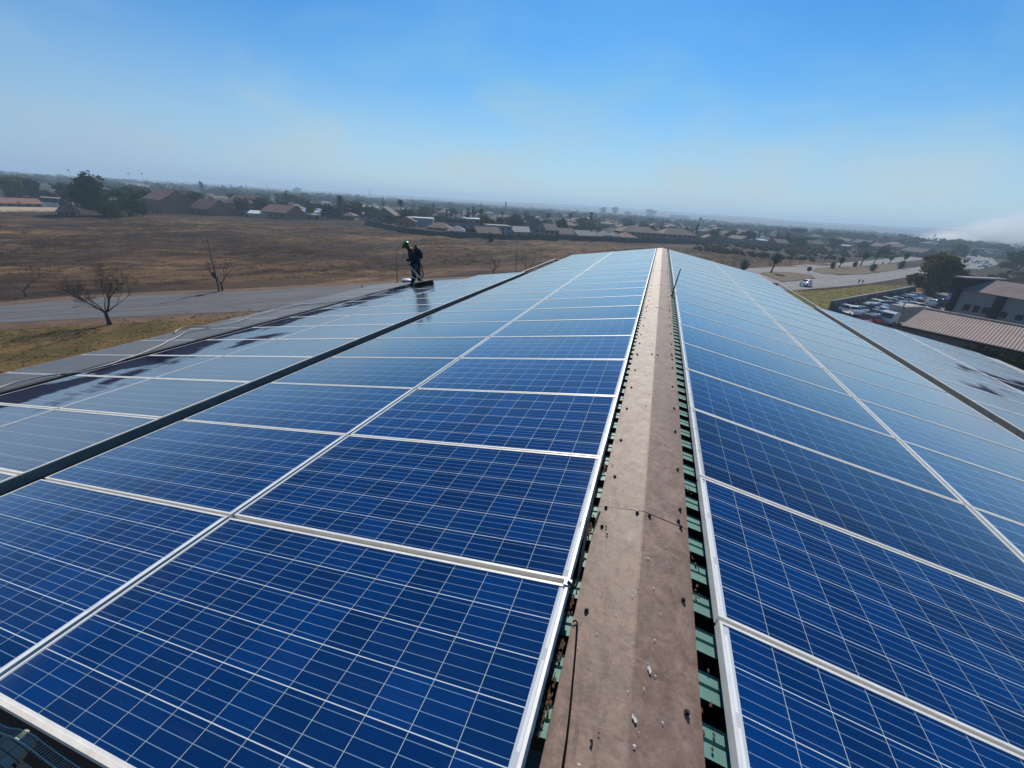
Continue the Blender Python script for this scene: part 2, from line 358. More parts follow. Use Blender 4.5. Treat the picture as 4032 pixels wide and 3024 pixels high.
# eave ledge under the right wing
roofslab(1,AR,SR+8.52,SR+8.95,.3,14.3,.03,.08,'eave_ledge',palemetal)
# ridge cap
def capmat():
    g=NG('rusty_brown_cap'); v=g.coord('Object'); f=g.noise(v,11,8,.78,.6); f2=g.noise(g.scale(v,(1,.5,1)),2.6,5,.65,1.2); f3=g.noise(v,48,5,.8); f4=g.noise(g.scale(v,(1.6,.6,1)),17,6,.8,.3)
    sp=g.n('ShaderNodeSeparateXYZ'); g.l(v,sp.inputs[0]); lft=g.ramp(sp.outputs[0],-.05,.03,1,.25)
    c=g.mix(g.ramp(f,.40,.60),(.140,.082,.058),(.275,.180,.130)); c=g.mix(g.ramp(f2,.50,.58,0,.5),c,(.165,.105,.085)); c=g.mix(g.math('MULTIPLY',g.ramp(f4,.50,.60,0,.85),lft),c,(.12,.075,.052)); c=g.mix(g.ramp(f3,.50,.68,0,.6),c,(.12,.08,.06)); c=g.mix(g.ramp(g.noise(g.scale(v,(1,2.2,1)),6,4,.7,1.),.62,.70,0,.35),c,(.33,.26,.22))
    ed=g.ramp(g.math('ABSOLUTE',sp.outputs[0]),.19,.222,0,.6); c=g.mix(ed,c,(.15,.085,.055))
    g.pbr(c,g.ramp(f,.3,.7,.5,.68),.0,.4,g.bump(g.math('ADD',g.noise(v,5,4,.6),g.math('MULTIPLY',f3,.06)),.014,.6)); return g.m
capm=capmat(); HC=.222
jy=[-1.0,1.84,4.56,7.15,9.75,12.3,14.9,17.5,20.0,21.5]
for i in range(len(jy)-1):
    y0,y1=jy[i]-10,jy[i+1]-10; b=MB(); za=.0+(.0016 if i%2 else 0); seg=max(2,int((y1-y0)/.25)); rng=random.Random(i)
    prof=[(-HC-.002,-.066),(-HC,-.040),(-.11,-.0195),(-.004,-.0008),(.004,-.0008),(.11,-.0195),(HC,-.040),(HC+.002,-.066)]
    yy=[y0+(y1-y0)*k/seg for k in range(seg+1)]; yy[0]-=.03 if i else 0
    for k,y in enumerate(yy):
        for (x,z) in prof: b.v.append((x+ (0 if abs(x)<.1 else rng.uniform(-.0012,.0012)),y,z+za-GZ+(rng.uniform(-.0012,.0012) if abs(x)>.1 else 0)))
    n=len(prof)
    for k in range(seg):
        for m_ in range(n-1): a=k*n+m_; b.f.append((a,a+1,a+n+1,a+n)); b.mi.append(0)
    ob=b.build('ridge_cap',capm,fac)
scr=mat('rusty_screw',(.09,.055,.04),.5,metal=.5); rub=mat('black_washer',(.015,.013,.012),.6)
sm=MB(); sm.tube([(0,0,0),(0,0,.004)],.009,10); sme=sm.mesh('screw_washer',rub)
sm=MB(); sm.tube([(0,0,.003),(0,0,.012)],.0055,6); sm2=sm.mesh('screw_head',scr)
scrs=[]
for i,y in enumerate(jy[1:-1]): scrs+=[(-.185,y-.04),(-.03,y-.05),(.03,y-.05),(.185,y-.04),(.185,y+.1)]
rng=random.Random(3); y=.92
k=0
while y<21:
    scrs.append(((.178 if k%2==0 else -.178)+rng.uniform(-.008,.008),y+rng.uniform(-.04,.04))); y+=.235; k+=1
for x,y in scrs[:99]:
    z=-abs(x)*.176+.004; o=link('screw',sme,fac,(x,y-10,z-GZ)); o.rotation_euler=(0,math.copysign(.17,x),0); o2=link('screw_head',sm2,o)
# bird droppings and grit on the cap
drop=mat('bird_dropping',(.62,.60,.56),.9,scale=40,var=.3); grit=mat('grit',(.02,.015,.012),.9,scale=30)
b=MB(); rng=random.Random(5)
def splat(b,x,y,r,el=1.,ang=0):
    n=9; z=-abs(x)*.1755+.0048; pts=[]
    for k in range(n):
        a=2*PI*k/n; rr=r*.5*rng.uniform(.35,1.4); px=rr*math.cos(a); py=rr*math.sin(a)*el; ca,sa=math.cos(ang),math.sin(ang)
        xx=x+px*ca-py*sa; yy=y+px*sa+py*ca; pts.append((xx,yy,-abs(xx)*.1755+.0068))
    b.q(*pts)
for x,y,r,el in ((.055,1.0,.012,1.8),(.075,.99,.008,1),(.04,.93,.006,2.4),(.015,.83,.012,1.7),(.03,.80,.006,1),(.02,.76,.011,.8),(-.01,.9,.005,1),(-.02,1.27,.006,1),(.06,1.35,.006,1.5),(.09,1.24,.007,1.2),(-.12,.67,.008,1),(-.08,.66,.005,1.4),(.1,.86,.006,1),(.035,1.5,.013,.5),(.07,1.12,.006,1)):
    splat(b,x,y,r,el,rng.uniform(-.6,.6))
for k in range(70):
    y=1.0+rng.random()**1.4*14; splat(b,rng.choice((1,1,1,-1))*rng.uniform(.02,.19),y,rng.uniform(.002,.007),rng.uniform(.6,2.2),rng.uniform(-1,1))
dr=b.build('bird_droppings',drop,fac); dr['kind']='stuff'
b=MB()
for k in range(42):
    y=.7+rng.random()**1.1*18; x=rng.uniform(-.2,.2); r=rng.uniform(.002,.0055); z=-abs(x)*.1755+.006
    b.blob((x,y-10,z-GZ+r*.4),(r,r*rng.uniform(.7,1.6),r*.7),rng,1,.3)
o=b.build('grit',grit,fac); o['kind']='stuff'
for v in dr.data.vertices: v.co.y-=10; v.co.z-=GZ
# leaf litter in the left gap
b=MB(); lit=mat('dry_litter',(.10,.06,.035),.9,scale=30)
for k in range(420):
    y=rng.choice((.92,1.05,1.25,.8,1.5,1.7,2.3))+rng.gauss(0,.04); x=-.255+rng.uniform(-.02,.02) if rng.random()<.93 else .265+rng.uniform(-.02,.02); z=ZP-abs(x)*.172-.112; r=rng.uniform(.002,.005)
    b.blob((x,y-10,z-GZ+r),(r,r*2.2,r*.5),rng,1,.5)
o=b.build('leaf_litter',lit,fac); o['kind']='stuff'
# ------------------------------------------------------------------ solar panels
def glassmat(name,dust,rough,cellc,dustc,wet=None,sheen=.05,fres=.85):
    g=NG(name); v=g.coord('Object'); sp=g.n('ShaderNodeSeparateXYZ'); g.l(v,sp.inputs[0]); x,y=sp.outputs[0],sp.outputs[1]
    cp=.159; x0,y0=.034,.0105
    u=g.math('DIVIDE',g.math('SUBTRACT',x,x0),cp); w=g.math('DIVIDE',g.math('SUBTRACT',y,y0),cp)
    fu=g.math('FRACT',u); fw=g.math('FRACT',w)
    def line(f,c,hw):   # 1 inside |f-c|<hw
        return g.math('LESS_THAN',g.math('ABSOLUTE',g.math('SUBTRACT',f,c)),hw)
    gx_=g.math('MAXIMUM',line(fu,0,.0066),line(fu,1,.0066)); gy_=g.math('MAXIMUM',line(fw,0,.0105),line(fw,1,.0105))
    bus=g.math('MAXIMUM',g.math('MAXIMUM',line(fw,.125,.0068),line(fw,.375,.0068)),g.math('MAXIMUM',line(fw,.625,.0068),line(fw,.875,.0068)))
    inx=g.math('MULTIPLY',g.math('GREATER_THAN',u,0),g.math('LESS_THAN',u,12)); iny=g.math('MULTIPLY',g.math('GREATER_THAN',w,0),g.math('LESS_THAN',w,6)); ins=g.math('MULTIPLY',inx,iny)
    # per cell tint
    cb=g.n('ShaderNodeCombineXYZ'); g.l(g.math('FLOOR',u),cb.inputs[0]); g.l(g.math('FLOOR',w),cb.inputs[1]); oi=g.n('ShaderNodeObjectInfo'); g.l(oi.outputs['Random'],cb.inputs[2])
    wn=g.n('ShaderNodeTexWhiteNoise'); g.l(cb.outputs[0],wn.inputs['Vector'])
    ns=g.noise(v,14,3,.6)
    t=g.math('ADD',g.math('MULTIPLY',wn.outputs[0],.6),g.math('MULTIPLY',ns,.4))
    c=g.mix(t,tuple(k*.62 for k in cellc),tuple(k*1.35 for k in cellc))
    c=g.mix(g.math('MULTIPLY',bus,.62),c,(.27,.39,.52)); c=g.mix(gx_,c,(.42,.47,.44)); c=g.mix(gy_,c,(.52,.58,.60))
    # ribbon on the end margins
    rb=g.math('MULTIPLY',line(x,.020,.005),g.math('LESS_THAN',g.math('FRACT',g.math('MULTIPLY',w,.5)),.86))
    mg=g.mix(rb,(.50,.52,.55),(.72,.73,.72))
    c=g.mix(ins,mg,c)
    tv=g.n('ShaderNodeHueSaturation'); g.l(c,tv.inputs['Color']); g.l(g.ramp(oi.outputs['Random'],0,1,.78,1.2),tv.inputs['Value']); c=tv.outputs[0]
    p=g.pos(); dn=g.noise(p,.9,5,.7,.3); sm_=g.noise(g.scale(p,(1,1,1)),14,4,.75)
    specks=g.math('MAXIMUM',g.ramp(g.noise(p,60,2,.5),.74,.78,0,.5),g.ramp(g.noise(p,13,2,.4),.80,.82,0,.8))
    d=g.math('MULTIPLY',g.ramp(dn,.3,.75,.55,1.2),dust); stk=g.noise(g.scale(p,(.5,9,1)),2.2,5,.7); d=g.math('ADD',d,g.ramp(stk,.56,.78,0,.014+dust*.8)); edg=g.ramp(x,1.80,1.945,0,.10); d=g.math('ADD',d,g.math('MULTIPLY',edg,g.ramp(dn,.4,.6)))
    d=g.math('ADD',d,g.math('MULTIPLY',g.ramp(sm_,.5,.8),dust*.35)); d=g.math('MAXIMUM',d,g.math('MULTIPLY',specks,min(1,dust*4+.15)))
    r=g.math('ADD',rough,g.math('MULTIPLY',g.ramp(dn,.3,.7),.05)); spec=.5
    if wet:
        pp=g.n('ShaderNodeSeparateXYZ'); g.l(p,pp.inputs[0]); m=None
        wn_=g.math('ADD',g.math('MULTIPLY',g.noise(g.scale(p,(1.2,.7,0)),1.1,3,.5,.5),.82),g.math('MULTIPLY',g.noise(g.scale(p,(.6,6,0)),1.6,4,.6),.18))
        for (xc,hw,ya,yb) in wet:
            e=g.math('SUBTRACT',1.,g.math('DIVIDE',g.math('ABSOLUTE',g.math('SUBTRACT',pp.outputs[0],xc)),hw))
            e2=g.math('MULTIPLY',g.ramp(pp.outputs[1],ya-.5,ya+.3),g.ramp(pp.outputs[1],yb-.5,yb+.3,1,0))
            q_=g.ramp(g.math('MULTIPLY',g.math('ADD',e,g.math('MULTIPLY',g.math('SUBTRACT',wn_,.5),4.2)),e2),.40,.66)
            m=q_ if m is None else g.math('MAXIMUM',m,q_)
        d=g.math('MULTIPLY',d,g.math('SUBTRACT',1.,m)); c=g.mix(g.math('MULTIPLY',m,.8),c,(.012,.014,.035)); r=g.math('MULTIPLY',r,g.math('SUBTRACT',1.,g.math('MULTIPLY',m,.8))); spec=g.math('SUBTRACT',.5,g.math('MULTIPLY',m,.36))
    c=g.mix(d,c,dustc)
    o=g.pbr(c,r,0,.5,IOR=1.27,**{'Sheen Weight':sheen,'Sheen Roughness':.28,'Sheen Tint':(.85,.93,1,1)})
    lw=g.n('ShaderNodeLayerWeight'); lw.inputs[0].default_value=.5
    fz=g.math('MULTIPLY',g.math('POWER',g.ramp(lw.outputs['Facing'],.58,1.0),1.5),fres)
    if wet: fz=g.math('MULTIPLY',fz,g.math('SUBTRACT',1.,m))
    gl_=g.n('ShaderNodeBsdfGlossy'); gl_.inputs['Color'].default_value=(.93,.97,1,1); g.put(gl_.inputs['Roughness'],r); m1=g.n('ShaderNodeMixShader'); g.l(fz,m1.inputs[0]); g.l(o.outputs[0],m1.inputs[1]); g.l(gl_.outputs[0],m1.inputs[2]); g.l(m1.outputs[0],g.out.inputs[0]); o=m1
    if wet:
        df=g.n('ShaderNodeBsdfDiffuse'); df.inputs[0].default_value=(.012,.013,.032,1); ms=g.n('ShaderNodeMixShader'); g.l(g.math('MULTIPLY',m,.86),ms.inputs[0]); g.l(o.outputs[0],ms.inputs[1]); g.l(df.outputs[0],ms.inputs[2]); g.l(ms.outputs[0],g.out.inputs[0])
    return g.m
blue=(.0004,.027,.118)
gA=glassmat('panel_glass',.006,.07,blue,(.40,.42,.45))
gB=glassmat('dusty_panel_glass',.13,.15,(.008,.024,.072),(.40,.42,.44),wet=[(-7.65,1.45,1.0,5.8),(-7.75,.85,5.2,12.4),(7.9,2.3,7.0,11.0)])
gC=glassmat('very_dusty_panel_glass',.80,.62,(.012,.022,.045),(.135,.135,.130),fres=.10,sheen=0.)
def framemat(name,c):
    g=NG(name); v=g.coord('Object'); f=g.noise(g.scale(v,(3,3,30)),5,4,.6); g.pbr(g.mix(g.ramp(f,.3,.7),tuple(k*.82 for k in c),c),.42,.12,.5); return g.m
fm=framemat('anodised_frame',(.88,.84,.76)); fm2=framemat('dull_frame',(.62,.60,.56))
PC={}
def panel_mesh(L,Wd,dep,glass,frame):
    k=(round(L,3),round(Wd,3),dep,glass.name)
    if k in PC: return PC[k]
    b=MB(); t=.0115 if glass is gA else .02; h=.0025
    for (x0,x1,y0,y1) in ((0,L,0,t),(0,L,Wd-t,Wd),(0,t,t,Wd-t),(L-t,L,t,Wd-t)):
        b.box(((x0+x1)/2,(y0+y1)/2,(h-dep)/2),(x1-x0,y1-y0,h+dep))
    fme=b.mesh('panel_frame',frame)
    b=MB(); b.box((L/2,Wd/2,-.004),(L-2*t,Wd-2*t,.006)); gme=b.mesh('panel_glass',glass)
    PC[k]=(fme,gme); return PC[k]
def add_panel(side,s0,L,k,Wd,glass,frame,dep,label,group,dz=0.,jog=0.):
    a=AL if side<0 else AR
    fme,gme=panel_mesh(1.956,.972,dep,glass,frame)
    if side<0: X=Vector((-math.cos(a),0,-math.sin(a))); Y=Vector((0,-1,0)); Z=Vector((-math.sin(a),0,math.cos(a))); y=YL+PR*(k+1)-.0105-jog
    else: X=Vector((math.cos(a),0,-math.sin(a))); Y=Vector((0,1,0)); Z=Vector((math.sin(a),0,math.cos(a))); y=YR+PR*k+.0105
    p=Vector((0,y,ZP))+X*s0+Z*dz
    o=thing('solar_panel',label,'solar panel',group=group)
    sx,sy=L/1.956,Wd/.972
    m=Matrix((X*sx,Y*sy,Z)).transposed().to_4x4(); m.translation=p; o.matrix_world=m
    link('frame',fme,o); link('glass',gme,o)
cols=[(-1,SL,1.956,-1,20,gA,fm,.04,'glossy blue solar panel in the column beside the ridge, left slope'),
 (-1,SL+1.978,1.956,-1,20,gA,fm,.04,'blue solar panel in the second column left of the ridge'),
 (-1,SL+4.25,1.79,-2,13,gB,fm,.075,'greyish solar panel in the column just below the left gutter'),
 (-1,SL+6.06,1.80,-2,12,gB,fm,.04,'water-streaked solar panel in the fourth column left of the ridge'),
 (-1,SL+8.14,1.72,-1,12,gC,fm2,.05,'dull grey dusty solar panel in the outermost left column'),
 (1,SR,1.956,-1,20,gA,fm,.04,'glossy blue solar panel in the column beside the ridge, right slope'),
 (1,SR+1.985,1.97,-1,20,gA,fm,.04,'blue solar panel in the second column right of the ridge'),
 (1,SR+4.26,2.03,-1,13,gB,fm,.075,'pale hazy solar panel in the column just below the right gutter'),
 (1,SR+6.31,2.09,0,13,gB,fm,.04,'pale dusty solar panel in the outermost right column')]
for side,s0,L,k0,k1,gl,fr,dep,lab in cols:
    vis=[]
    for k in range(k0,k1): vis.append(k)
    for n_,k in enumerate(vis):
        Wd=.976; jz=random.Random(k*7+int(s0*10)).uniform(-.002,.002)
        if side<0 and k==-1 and s0<1: Wd=.966; jog=.008
        else: jog=0.
        add_panel(side,s0,L,k,Wd,gl,fr,dep,f'{lab}, {ordw(n_)} from the camera','solar panels on the warehouse roof',dz=jz,jog=jog)
b=MB(); s0_,s1_=SL+.0,SL+3.95; yy_=YL-.9915
p0=Vector((-s0_*math.cos(AL),yy_,ZP-s0_*math.sin(AL)-.010)); p1=Vector((-s1_*math.cos(AL),yy_,ZP-s1_*math.sin(AL)-.010)); c_=(p0+p1)/2-Vector((0,10,GZ))
b.box(tuple(c_),((p1-p0).length,.013,.03),rot=Matrix.Rotation(-AL,3,'Y')); b.build('end_trim',mat('cream_trim',(.85,.78,.66),.5,scale=8),fac)
# rails under the panels near the ridge gap
rail=mat('aluminium_rail',(.5,.5,.48),.45,metal=.5,scale=8)
for side,a,so in ((-1,AL,SL),(1,AR,SR)):
    for s in (so+.38,so+1.55,so+2.35,so+3.5):
        b=MB(); b.box((side*s*math.cos(a),11-10,ZP-s*math.sin(a)-.065-GZ),(.04,20.2,.04)); b.build('mounting_rail',rail,fac)
# ------------------------------------------------------------------ rods and the small things on the roof
blk=mat('black_rod_steel',(.02,.018,.017),.5,metal=.4,scale=20)
def lerp(a,b,t): return a+(b-a)*t
# near rod: hooked on the panel corner, leaning away over the ridge
pb=Vector((-.262,YL-.01,-.02))
b=MB(); hk=Vector((0,0,0))
tp=CAM+ray(2385,1752)*1.0
dd=ray(2385,1752); tpt=CAM+dd*((2.05)/dd.y)
t_=thing('lightning_rod','black steel rod hooked to the panel corner near the camera, left of the ridge','rod',pb)
b.tube([(-.012,.0,.012),(.006,-.012,.014),(.020,-.010,.004),(.026,.012,.02),tuple((tpt-pb)*.35+Vector((.01,0,0))),tuple((tpt-pb)*.7),tuple(tpt-pb)],.0055,8); b.build('rod',blk,t_,True)
b=MB(); b.box((-.012,0,.003),(.03,.03,.012)); b.build('clamp',rail,t_)
# rod whose foot stands on the cap edge, its shadow runs down the cap
# far rod leaning over the right slope
P0=Vector((SR*math.cos(AR)-.04,YR+PR*7.95,ZP-SR*math.sin(AR)-.05)); dd=ray(2680,1059); t=(P0.y-.15)/dd.y; P1=CAM+dd*t
t_=thing('lightning_rod','thin dark rod standing up beside the far part of the right slope','rod',P0)
b=MB(); b.tube([(0,0,-.05),tuple(lerp(Vector((0,0,0)),P1-P0,.5)),tuple(P1-P0)],[.014,.012,.010],8); b.build('rod',blk,t_,True)
b=MB(); b.box((0,0,-.03),(.05,.05,.04)); b.build('base_block',rail,t_)
# black tube laid as the near rod's shadow along the cap
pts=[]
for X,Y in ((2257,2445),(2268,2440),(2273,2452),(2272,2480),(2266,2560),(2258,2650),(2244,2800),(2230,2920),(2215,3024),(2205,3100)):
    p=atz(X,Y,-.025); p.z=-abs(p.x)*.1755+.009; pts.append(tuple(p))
b=MB(); b.tube(pts,[.003,.003,.0032]+[.0034]*5+[.004,.004],8); tag(b.build('rod_shadow',mat('rod_shadow_black',(.006,.006,.008),.9,spec=.05),None,True),'thin black tube as painted rod shadow along the left half of the brown ridge cap','rod_shadow')
# hoses over the left panels
def onL(X,Y,dz=.02):
    n=Vector((-math.sin(AL),0,math.cos(AL))); p0=Vector((0,0,ZP+dz)); d=ray(X,Y); return CAM+d*((p0-CAM).dot(n)/d.dot(n))
hw=mat('white_hose',(.50,.48,.44),.6,scale=20)
hp=[(1640,1118),(1600,1124),(1560,1136),(1480,1158),(1400,1176),(1300,1192),(1180,1200),(1090,1222),(1000,1242),(930,1268),(850,1287),(760,1303),(728,1309),(700,1326),(669,1339),(640,1356),(596,1375),(540,1398),(502,1409),(440,1432),(330,1463),(190,1478),(126,1491),(60,1505),(0,1525),(-80,1550)]
b=MB(); b.tube([tuple(onL(x,y,.028)) for x,y in hp],.011,6); tag(b.build('water_hose',hw,None,True),'long pale water hose snaking over the dusty grey panels behind the worker','hose')
b=MB(); b.tube([tuple(onL(x,y,.026)) for x,y in ((1652,1117),(1610,1123),(1585,1130),(1550,1140),(1510,1149),(1470,1156),(1440,1163))],.016,6); tag(b.build('safety_rope',mat('black_rope',(.02,.018,.02),.8),None,True),'dark safety rope trailing left from the worker over the panels','rope')
b=MB(); b.tube([tuple(onL(x,y,.026)) for x,y in ((688,1310),(691,1304),(720,1289),(770,1284),(818,1283),(825,1285))],.012,6); tag(b.build('hose_end',hw,None,True),'short pale hose loop by the outer edge of the grey panels','hose')
# small white dome vent and bracket near the worker
p=onL(1600,1113,.0); b=MB(); rng=random.Random(1)
for k in range(8):
    pass
def dome(b,c,rx,ry,h,n=16,m=5):
    base=len(b.v)
    for j in range(m):
        a=PI/2*j/m
        for i in range(n): t=2*PI*i/n; b.v.append((c[0]+rx*math.cos(a)*math.cos(t),c[1]+ry*math.cos(a)*math.sin(t),c[2]+h*math.sin(a)))
    b.v.append((c[0],c[1],c[2]+h)); top=len(b.v)-1
    for j in range(m-1):
        for i in range(n): i2=(i+1)%n; b.f.append((base+j*n+i,base+j*n+i2,base+(j+1)*n+i2,base+(j+1)*n+i)); b.mi.append(b.cur)
    for i in range(n): b.f.append((base+(m-1)*n+i,base+(m-1)*n+(i+1)%n,top)); b.mi.append(b.cur)
t_=thing('roof_vent','low white domed roof vent behind the worker at the roof edge','roof vent',(-9.1,13.9,-1.62))
b=MB(); dome(b,(0,0,.10),.20,.20,.07); b.build('dome',mat('white_plastic',(.75,.75,.72),.5),t_,True)
b=MB(); b.tube([(0,0,-.1),(0,0,.1)],.18,16); b.build('collar',grey,t_)
p=onL(1424,1131,.0)
t_=thing('bracket','small upright pale metal bracket on the far left edge of the dusty panels','bracket',p)
b=MB(); b.box((0,0,.06),(.03,.01,.14),rz=.4); b.build('plate',rail,t_); b=MB(); b.box((.02,.02,.01),(.08,.05,.02)); b.build('foot',dark,t_)
# corner below the near panel edge: dark gable recess, rope and tiled ledge
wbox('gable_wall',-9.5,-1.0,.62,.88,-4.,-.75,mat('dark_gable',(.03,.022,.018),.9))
wbox('barge_board',-5.0,-.3,.44,.58,-1.0,-.62,mat('dark_gable',(.03,.022,.018),.9)) if False else None
g=NG('sunlit_cream_tiles'); v=g.coord('Object'); br=g.n('ShaderNodeTexBrick'); g.l(v,br.inputs[0]); br.inputs['Color1'].default_value=(.62,.50,.36,1); br.inputs['Color2'].default_value=(.55,.44,.31,1); br.inputs['Mortar'].default_value=(.08,.06,.05,1); br.inputs['Scale'].default_value=7; br.inputs['Mortar Size'].default_value=.012; br.offset=0
g.pbr(br.outputs[0],.8); 
q0=atz(-10,3010,-1.0)
t_=tag(MB().build('x',g.m),'a','b') if False else None
b=MB(); b.box((0,0,0),(.15,.2,.03),rz=.35); o=b.build('tile_ledge',g.m,None,loc=q0); tag(o,'cream tiled ledge painted as if sunlit in the dark corner below the nearest panel','ledge')  # high tile albedo stands in for sunlight on this patch
rp=[]
for X,Y in ((-30,2835),(0,2862),(22,2876),(58,2883),(92,2897),(120,2912),(160,2945),(200,2975),(240,3003),(275,3026),(310,3050)): rp.append(atz(X,Y,-.62))
b=MB(); rc=mat('green_grey_rope',(.50,.60,.54),.85,scale=60)
for s_ in (-1,1):
    q=[]
    for i,p in enumerate(rp):
        t=(rp[min(i+1,len(rp)-1)]-rp[max(i-1,0)]).normalized(); n=Vector((-t.y,t.x,0)); w=.004+.010*min(1,i/4)
        q.append(tuple(p+n*s_*w))
    b.tube(q,.0028,6)
for i in range(44):
    u=i/44*(len(rp)-1); k=int(u); p=rp[k].lerp(rp[min(k+1,len(rp)-1)],u-k); t=(rp[min(k+1,len(rp)-1)]-rp[k]).normalized(); n=Vector((-t.y,t.x,0)); w=.004+.010*min(1,u/4)
    b.tube([tuple(p-n*(w+.006)-t*.004),tuple(p+n*(w+.006)+t*.004)],.0018,5)
tag(b.build('braided_rope',rc,None,True),'pale green braided rope ladder hanging in the dark corner at the lower left','rope')
# ------------------------------------------------------------------ vegetation prototypes
def leafmat(name,a,b_,tr=.25):
    g=NG(name); v=g.coord('Object'); oi=g.n('ShaderNodeObjectInfo'); f=g.noise(v,.8,4,.7); c=g.mix(g.ramp(f,.35,.65),a,b_)
    hsv=g.n('ShaderNodeHueSaturation'); g.l(c,hsv.inputs['Color']); g.l(g.ramp(oi.outputs['Random'],0,1,.65,1.35),hsv.inputs['Value']); g.l(g.ramp(oi.outputs['Random'],0,1,.485,.515),hsv.inputs['Hue'])
    d=g.n('ShaderNodeBsdfDiffuse'); t=g.n('ShaderNodeBsdfTranslucent'); g.l(hsv.outputs[0],d.inputs[0]); g.l(hsv.outputs[0],t.inputs[0]); m=g.n('ShaderNodeMixShader'); m.inputs[0].default_value=tr
    g.l(d.outputs[0],m.inputs[1]); g.l(t.outputs[0],m.inputs[2]); g.l(m.outputs[0],g.out.inputs[0]); return g.m
LD=leafmat('dark_leaves',(.020,.032,.014),(.045,.060,.022)); LO=leafmat('olive_leaves',(.05,.050,.022),(.12,.095,.040)); LG=leafmat('green_leaves',(.035,.055,.018),(.075,.095,.030)); LP=leafmat('palm_leaves',(.035,.05,.02),(.07,.085,.035),.15)
bark=mat('bark',(.075,.055,.042),.95,scale=6,var=.4,bump=.02); pbark=mat('palm_bark',(.085,.065,.05),.95,scale=10,var=.4)
def leafquad(b,p,s,rng,flat=0.):
    d=Vector((rng.gauss(0,1),rng.gauss(0,1),rng.gauss(0,1)*(1-flat))).normalized(); e=d.orthogonal().normalized(); e=Matrix.Rotation(rng.uniform(0,6.28),3,d)@e; f=d.cross(e)
    s1=s*rng.uniform(.6,1.3); s2=s1*rng.uniform(.35,.8)
    b.q(p-e*s1,p-f*s2,p+e*s1,p+f*s2)
def crown(b,rng,blobs,n,leaf,shell=.45,gap=1.0):
    tot=sum(r[0]*r[2] for c,r in blobs)
    for c,r in blobs:
        m=int(n*r[0]*r[2]/tot)
        subs=[(Vector((rng.gauss(0,1),rng.gauss(0,1),rng.gauss(0,1))).normalized()) for _ in range(max(6,int(m/28)))]
        for sdir in subs:
            rr=rng.uniform(.55,1.0)
            cc=Vector((c[0]+sdir.x*r[0]*rr,c[1]+sdir.y*r[1]*rr,c[2]+sdir.z*r[2]*rr)); cs=rng.uniform(.16,.30)
            for _ in range(int(m/len(subs))):
                o=Vector((rng.gauss(0,1),rng.gauss(0,1),rng.gauss(0,.8)))*cs*.62
                leafquad(b,cc+Vector((o.x*r[0],o.y*r[1],o.z*r[2])),leaf,rng)
def branches(b,p,d,L,r,depth,rng,spread=.55,upb=.25,minr=.012,n=6,split=(2,3),tips=None):
    pts=[p]; q=p.copy(); dd=d.copy(); seg=4
    for i in range(seg):
        dd=(dd+Vector((rng.gauss(0,.12),rng.gauss(0,.12),rng.gauss(0,.08)+.04))).normalized(); q=q+dd*L/seg; pts.append(q.copy())
    r1=max(r*.62,minr); b.tube([tuple(x) for x in pts],[r+(r1-r)*i/seg for i in range(seg+1)],n if depth>2 else (5 if depth>1 else 3),cap=False)
    if tips is not None and depth<=1: tips.append(q.copy())
    if depth<=0: return
    for k in range(rng.randint(*split)):
        nd=(dd+Vector((rng.gauss(0,spread),rng.gauss(0,spread),rng.gauss(0,spread*.6)+upb*.5))).normalized()
        branches(b,pts[-1] if k<2 else pts[rng.randint(2,3)],nd,L*rng.uniform(.6,.85),r1*rng.uniform(.75,.95),depth-1,rng,spread,upb,minr,n,split,tips)
def proto_bare(seed,H,trunk,depth,r=.18,spread=.6):
    rng=random.Random(seed); b=MB(); c=MB()
    c.tube([(0,0,-.15),(0.02,0,trunk*.5),(0,0,trunk)],[r*1.25,r,r*.95],9)
    for k in range(rng.randint(3,4)):
        a=k*2.1+rng.random(); d=Vector((math.cos(a)*.75,math.sin(a)*.75,.75)).normalized()
        branches(b,Vector((0,0,trunk*.96)),d,(H-trunk)*.42,r*.62,depth,rng,spread,.25,.011,6,(2,3))
    return c.mesh('trunk',bark,True),b.mesh('branches',bark,True)
def proto_round(seed,m,n=900,leaf=.34,flat=.8,trunk=.22):   # unit tree: height 10, radius about 4
    rng=random.Random(seed); b=MB(); c=MB(); bl=[]
    for k in range(9):
        a=rng.uniform(0,6.28); rr=rng.uniform(.6,2.3); bl.append(((math.cos(a)*rr,math.sin(a)*rr,rng.uniform(2.6,7.2)),(rng.uniform(1.6,2.5),rng.uniform(1.6,2.5),rng.uniform(1.6,2.5)*(.4+.6*flat))))
    bl.append(((0,0,6.3),(2.4,2.4,2.6*flat+.4))); bl.append(((0,0,3.2),(2.9,2.9,2.2)))
    crown(b,rng,bl,n,leaf)
    for cc,r in bl: b.blob(cc,(r[0]*.62,r[1]*.62,r[2]*.62),rng,1,.25)
    c.tube([(0,0,-.3),(.1,0,2.5),(0,.1,5.5)],[.34,.24,.12],7)
    for cc,r in bl[:4]: c.tube([(0,0,2.4),cc],[.15,.06],5)
    return c.mesh('trunk',bark,True),b.mesh('crown',m)
def proto_tall(seed,m,n=800,w=1.3,cone=False):
    rng=random.Random(seed); b=MB(); c=MB(); bl=[]
    for k in range(7):
        z=1.4+k*1.25; ww=w*(1-.85*k/7 if cone else (1-.35*abs(k-3)/3)); bl.append(((rng.uniform(-.25,.25)*w,rng.uniform(-.25,.25)*w,z),(ww,ww,1.15)))
    crown(b,rng,bl,n,.27)
    for cc,r in bl: b.blob(cc,(r[0]*.7,r[1]*.7,r[2]*.7),rng,1,.25)
    c.tube([(0,0,-.3),(0,0,6)],[.25,.1],6); return c.mesh('trunk',bark,True),b.mesh('crown',m)
